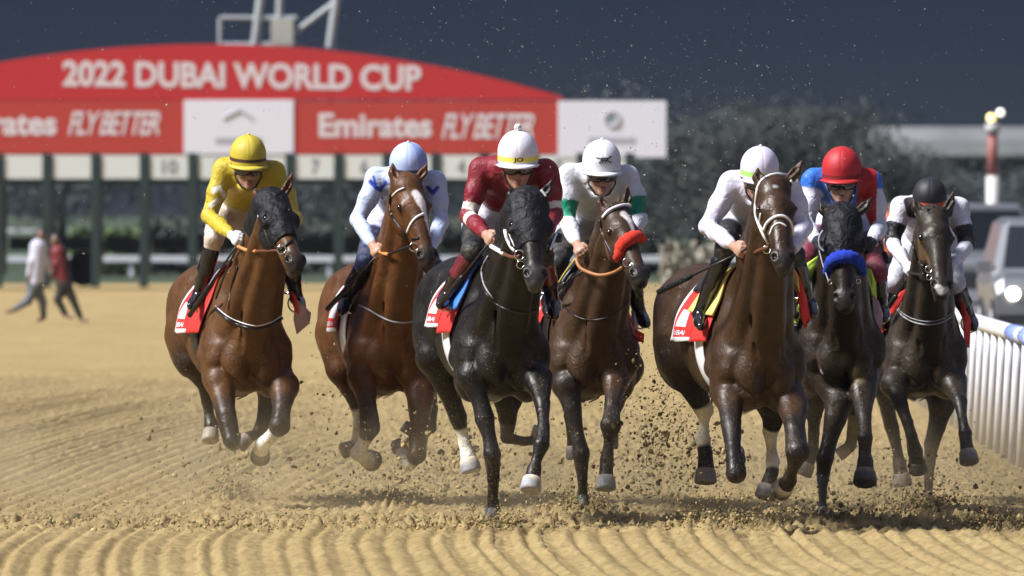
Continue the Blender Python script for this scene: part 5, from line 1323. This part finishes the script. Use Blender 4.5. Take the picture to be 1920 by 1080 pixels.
stick_person(75, 146, 'person running in a white vest and grey trousers at the far left', dict(head=(78,440,.0), neck=(72,458,0), pel=(66,535,0), elL=(58,492,.1), hdL=(52,525,.1), elR=(88,490,-.1), hdR=(96,520,-.1), knL=(52,565,.1), anL=(24,582,.0), knR=(80,566,.0), anR=(82,597,.0)), ((.55, .55, .64), (.09, .10, .12)), 'people running across the track')
stick_person(118, 147, 'person running in a red and dark top at the left, right of the white vest', dict(head=(104,450,.0), neck=(110,468,0), pel=(120,530,0), elL=(104,495,.1), hdL=(98,520,.1), elR=(124,500,-.1), hdR=(128,525,-.1), knL=(108,562,.0), anL=(124,592,.0), knR=(136,560,.0), anR=(152,598,.0)), ((.16, .015, .02), (.02, .022, .022), (.02, .02, .02)), 'people running across the track')
stick_person(1660, 140, 'person in an orange vest standing beyond the rail between two jockeys', dict(head=(1672,392,.0), neck=(1668,408,0), pel=(1664,480,0), elL=(1650,440,.1), hdL=(1652,465,.1), elR=(1682,440,0), hdR=(1684,465,.1), knL=(1656,535,0), anL=(1656,600,0), knR=(1674,535,0), anR=(1674,600,0)), ((.55, .12, .06), (.05, .05, .06)))

# ------------------------------------------------------------------ night haze and dust in the air
def dust():
    # sand dust hanging low round the hooves: one closed volume whose density follows the kicked-up clouds
    mb = MB(); mb.box(-3.6, 3.75, 50.6, 60.5, -.03, 1.0)
    m = bpy.data.materials.new('dust_air'); m.use_nodes = True; t = m.node_tree; t.nodes.clear(); L = t.links
    o_ = t.nodes.new('ShaderNodeOutputMaterial'); v = t.nodes.new('ShaderNodeVolumePrincipled'); v.inputs['Color'].default_value = (.84, .66, .38, 1)
    g = t.nodes.new('ShaderNodeNewGeometry'); n = t.nodes.new('ShaderNodeTexNoise'); n.inputs['Scale'].default_value = 1.7; n.inputs['Detail'].default_value = 4; n.inputs['Roughness'].default_value = .65; L.new(g.outputs['Position'], n.inputs['Vector'])
    r1 = t.nodes.new('ShaderNodeMapRange'); r1.inputs[1].default_value = .46; r1.inputs[2].default_value = .72; L.new(n.outputs[0], r1.inputs[0])
    s_ = t.nodes.new('ShaderNodeSeparateXYZ'); L.new(g.outputs['Position'], s_.inputs[0])
    r2 = t.nodes.new('ShaderNodeMapRange'); r2.interpolation_type = 'SMOOTHSTEP'; r2.inputs[1].default_value = .85; r2.inputs[2].default_value = .05; L.new(s_.outputs['Z'], r2.inputs[0])
    mu = t.nodes.new('ShaderNodeMath'); mu.operation = 'MULTIPLY'; L.new(r1.outputs[0], mu.inputs[0]); L.new(r2.outputs[0], mu.inputs[1])
    m2 = t.nodes.new('ShaderNodeMath'); m2.operation = 'MULTIPLY'; m2.inputs[1].default_value = DUST; L.new(mu.outputs[0], m2.inputs[0]); L.new(m2.outputs[0], v.inputs['Density'])
    L.new(v.outputs[0], o_.inputs['Volume'])
    tag(mb.build('sand_dust', m), 'low cloud of tan dust raised around the galloping hooves', 'dust', kind='stuff')
DUST = .38
dust()
def haze():
    mb = MB(); mb.box(-170, 170, -8, 520, -1.2, 40)
    m = bpy.data.materials.new('haze_air'); m.use_nodes = True; t = m.node_tree; t.nodes.clear()
    o_ = t.nodes.new('ShaderNodeOutputMaterial'); v = t.nodes.new('ShaderNodeVolumePrincipled')
    v.inputs['Color'].default_value = (.68, .78, .95, 1); v.inputs['Density'].default_value = HAZE; v.inputs['Anisotropy'].default_value = .0
    t.links.new(v.outputs[0], o_.inputs['Volume'])
    o = mb.build('haze', m); tag(o, 'thin dusty night air over the whole track', 'haze', kind='stuff')
    o.visible_shadow = True
HAZE = .00008
haze()
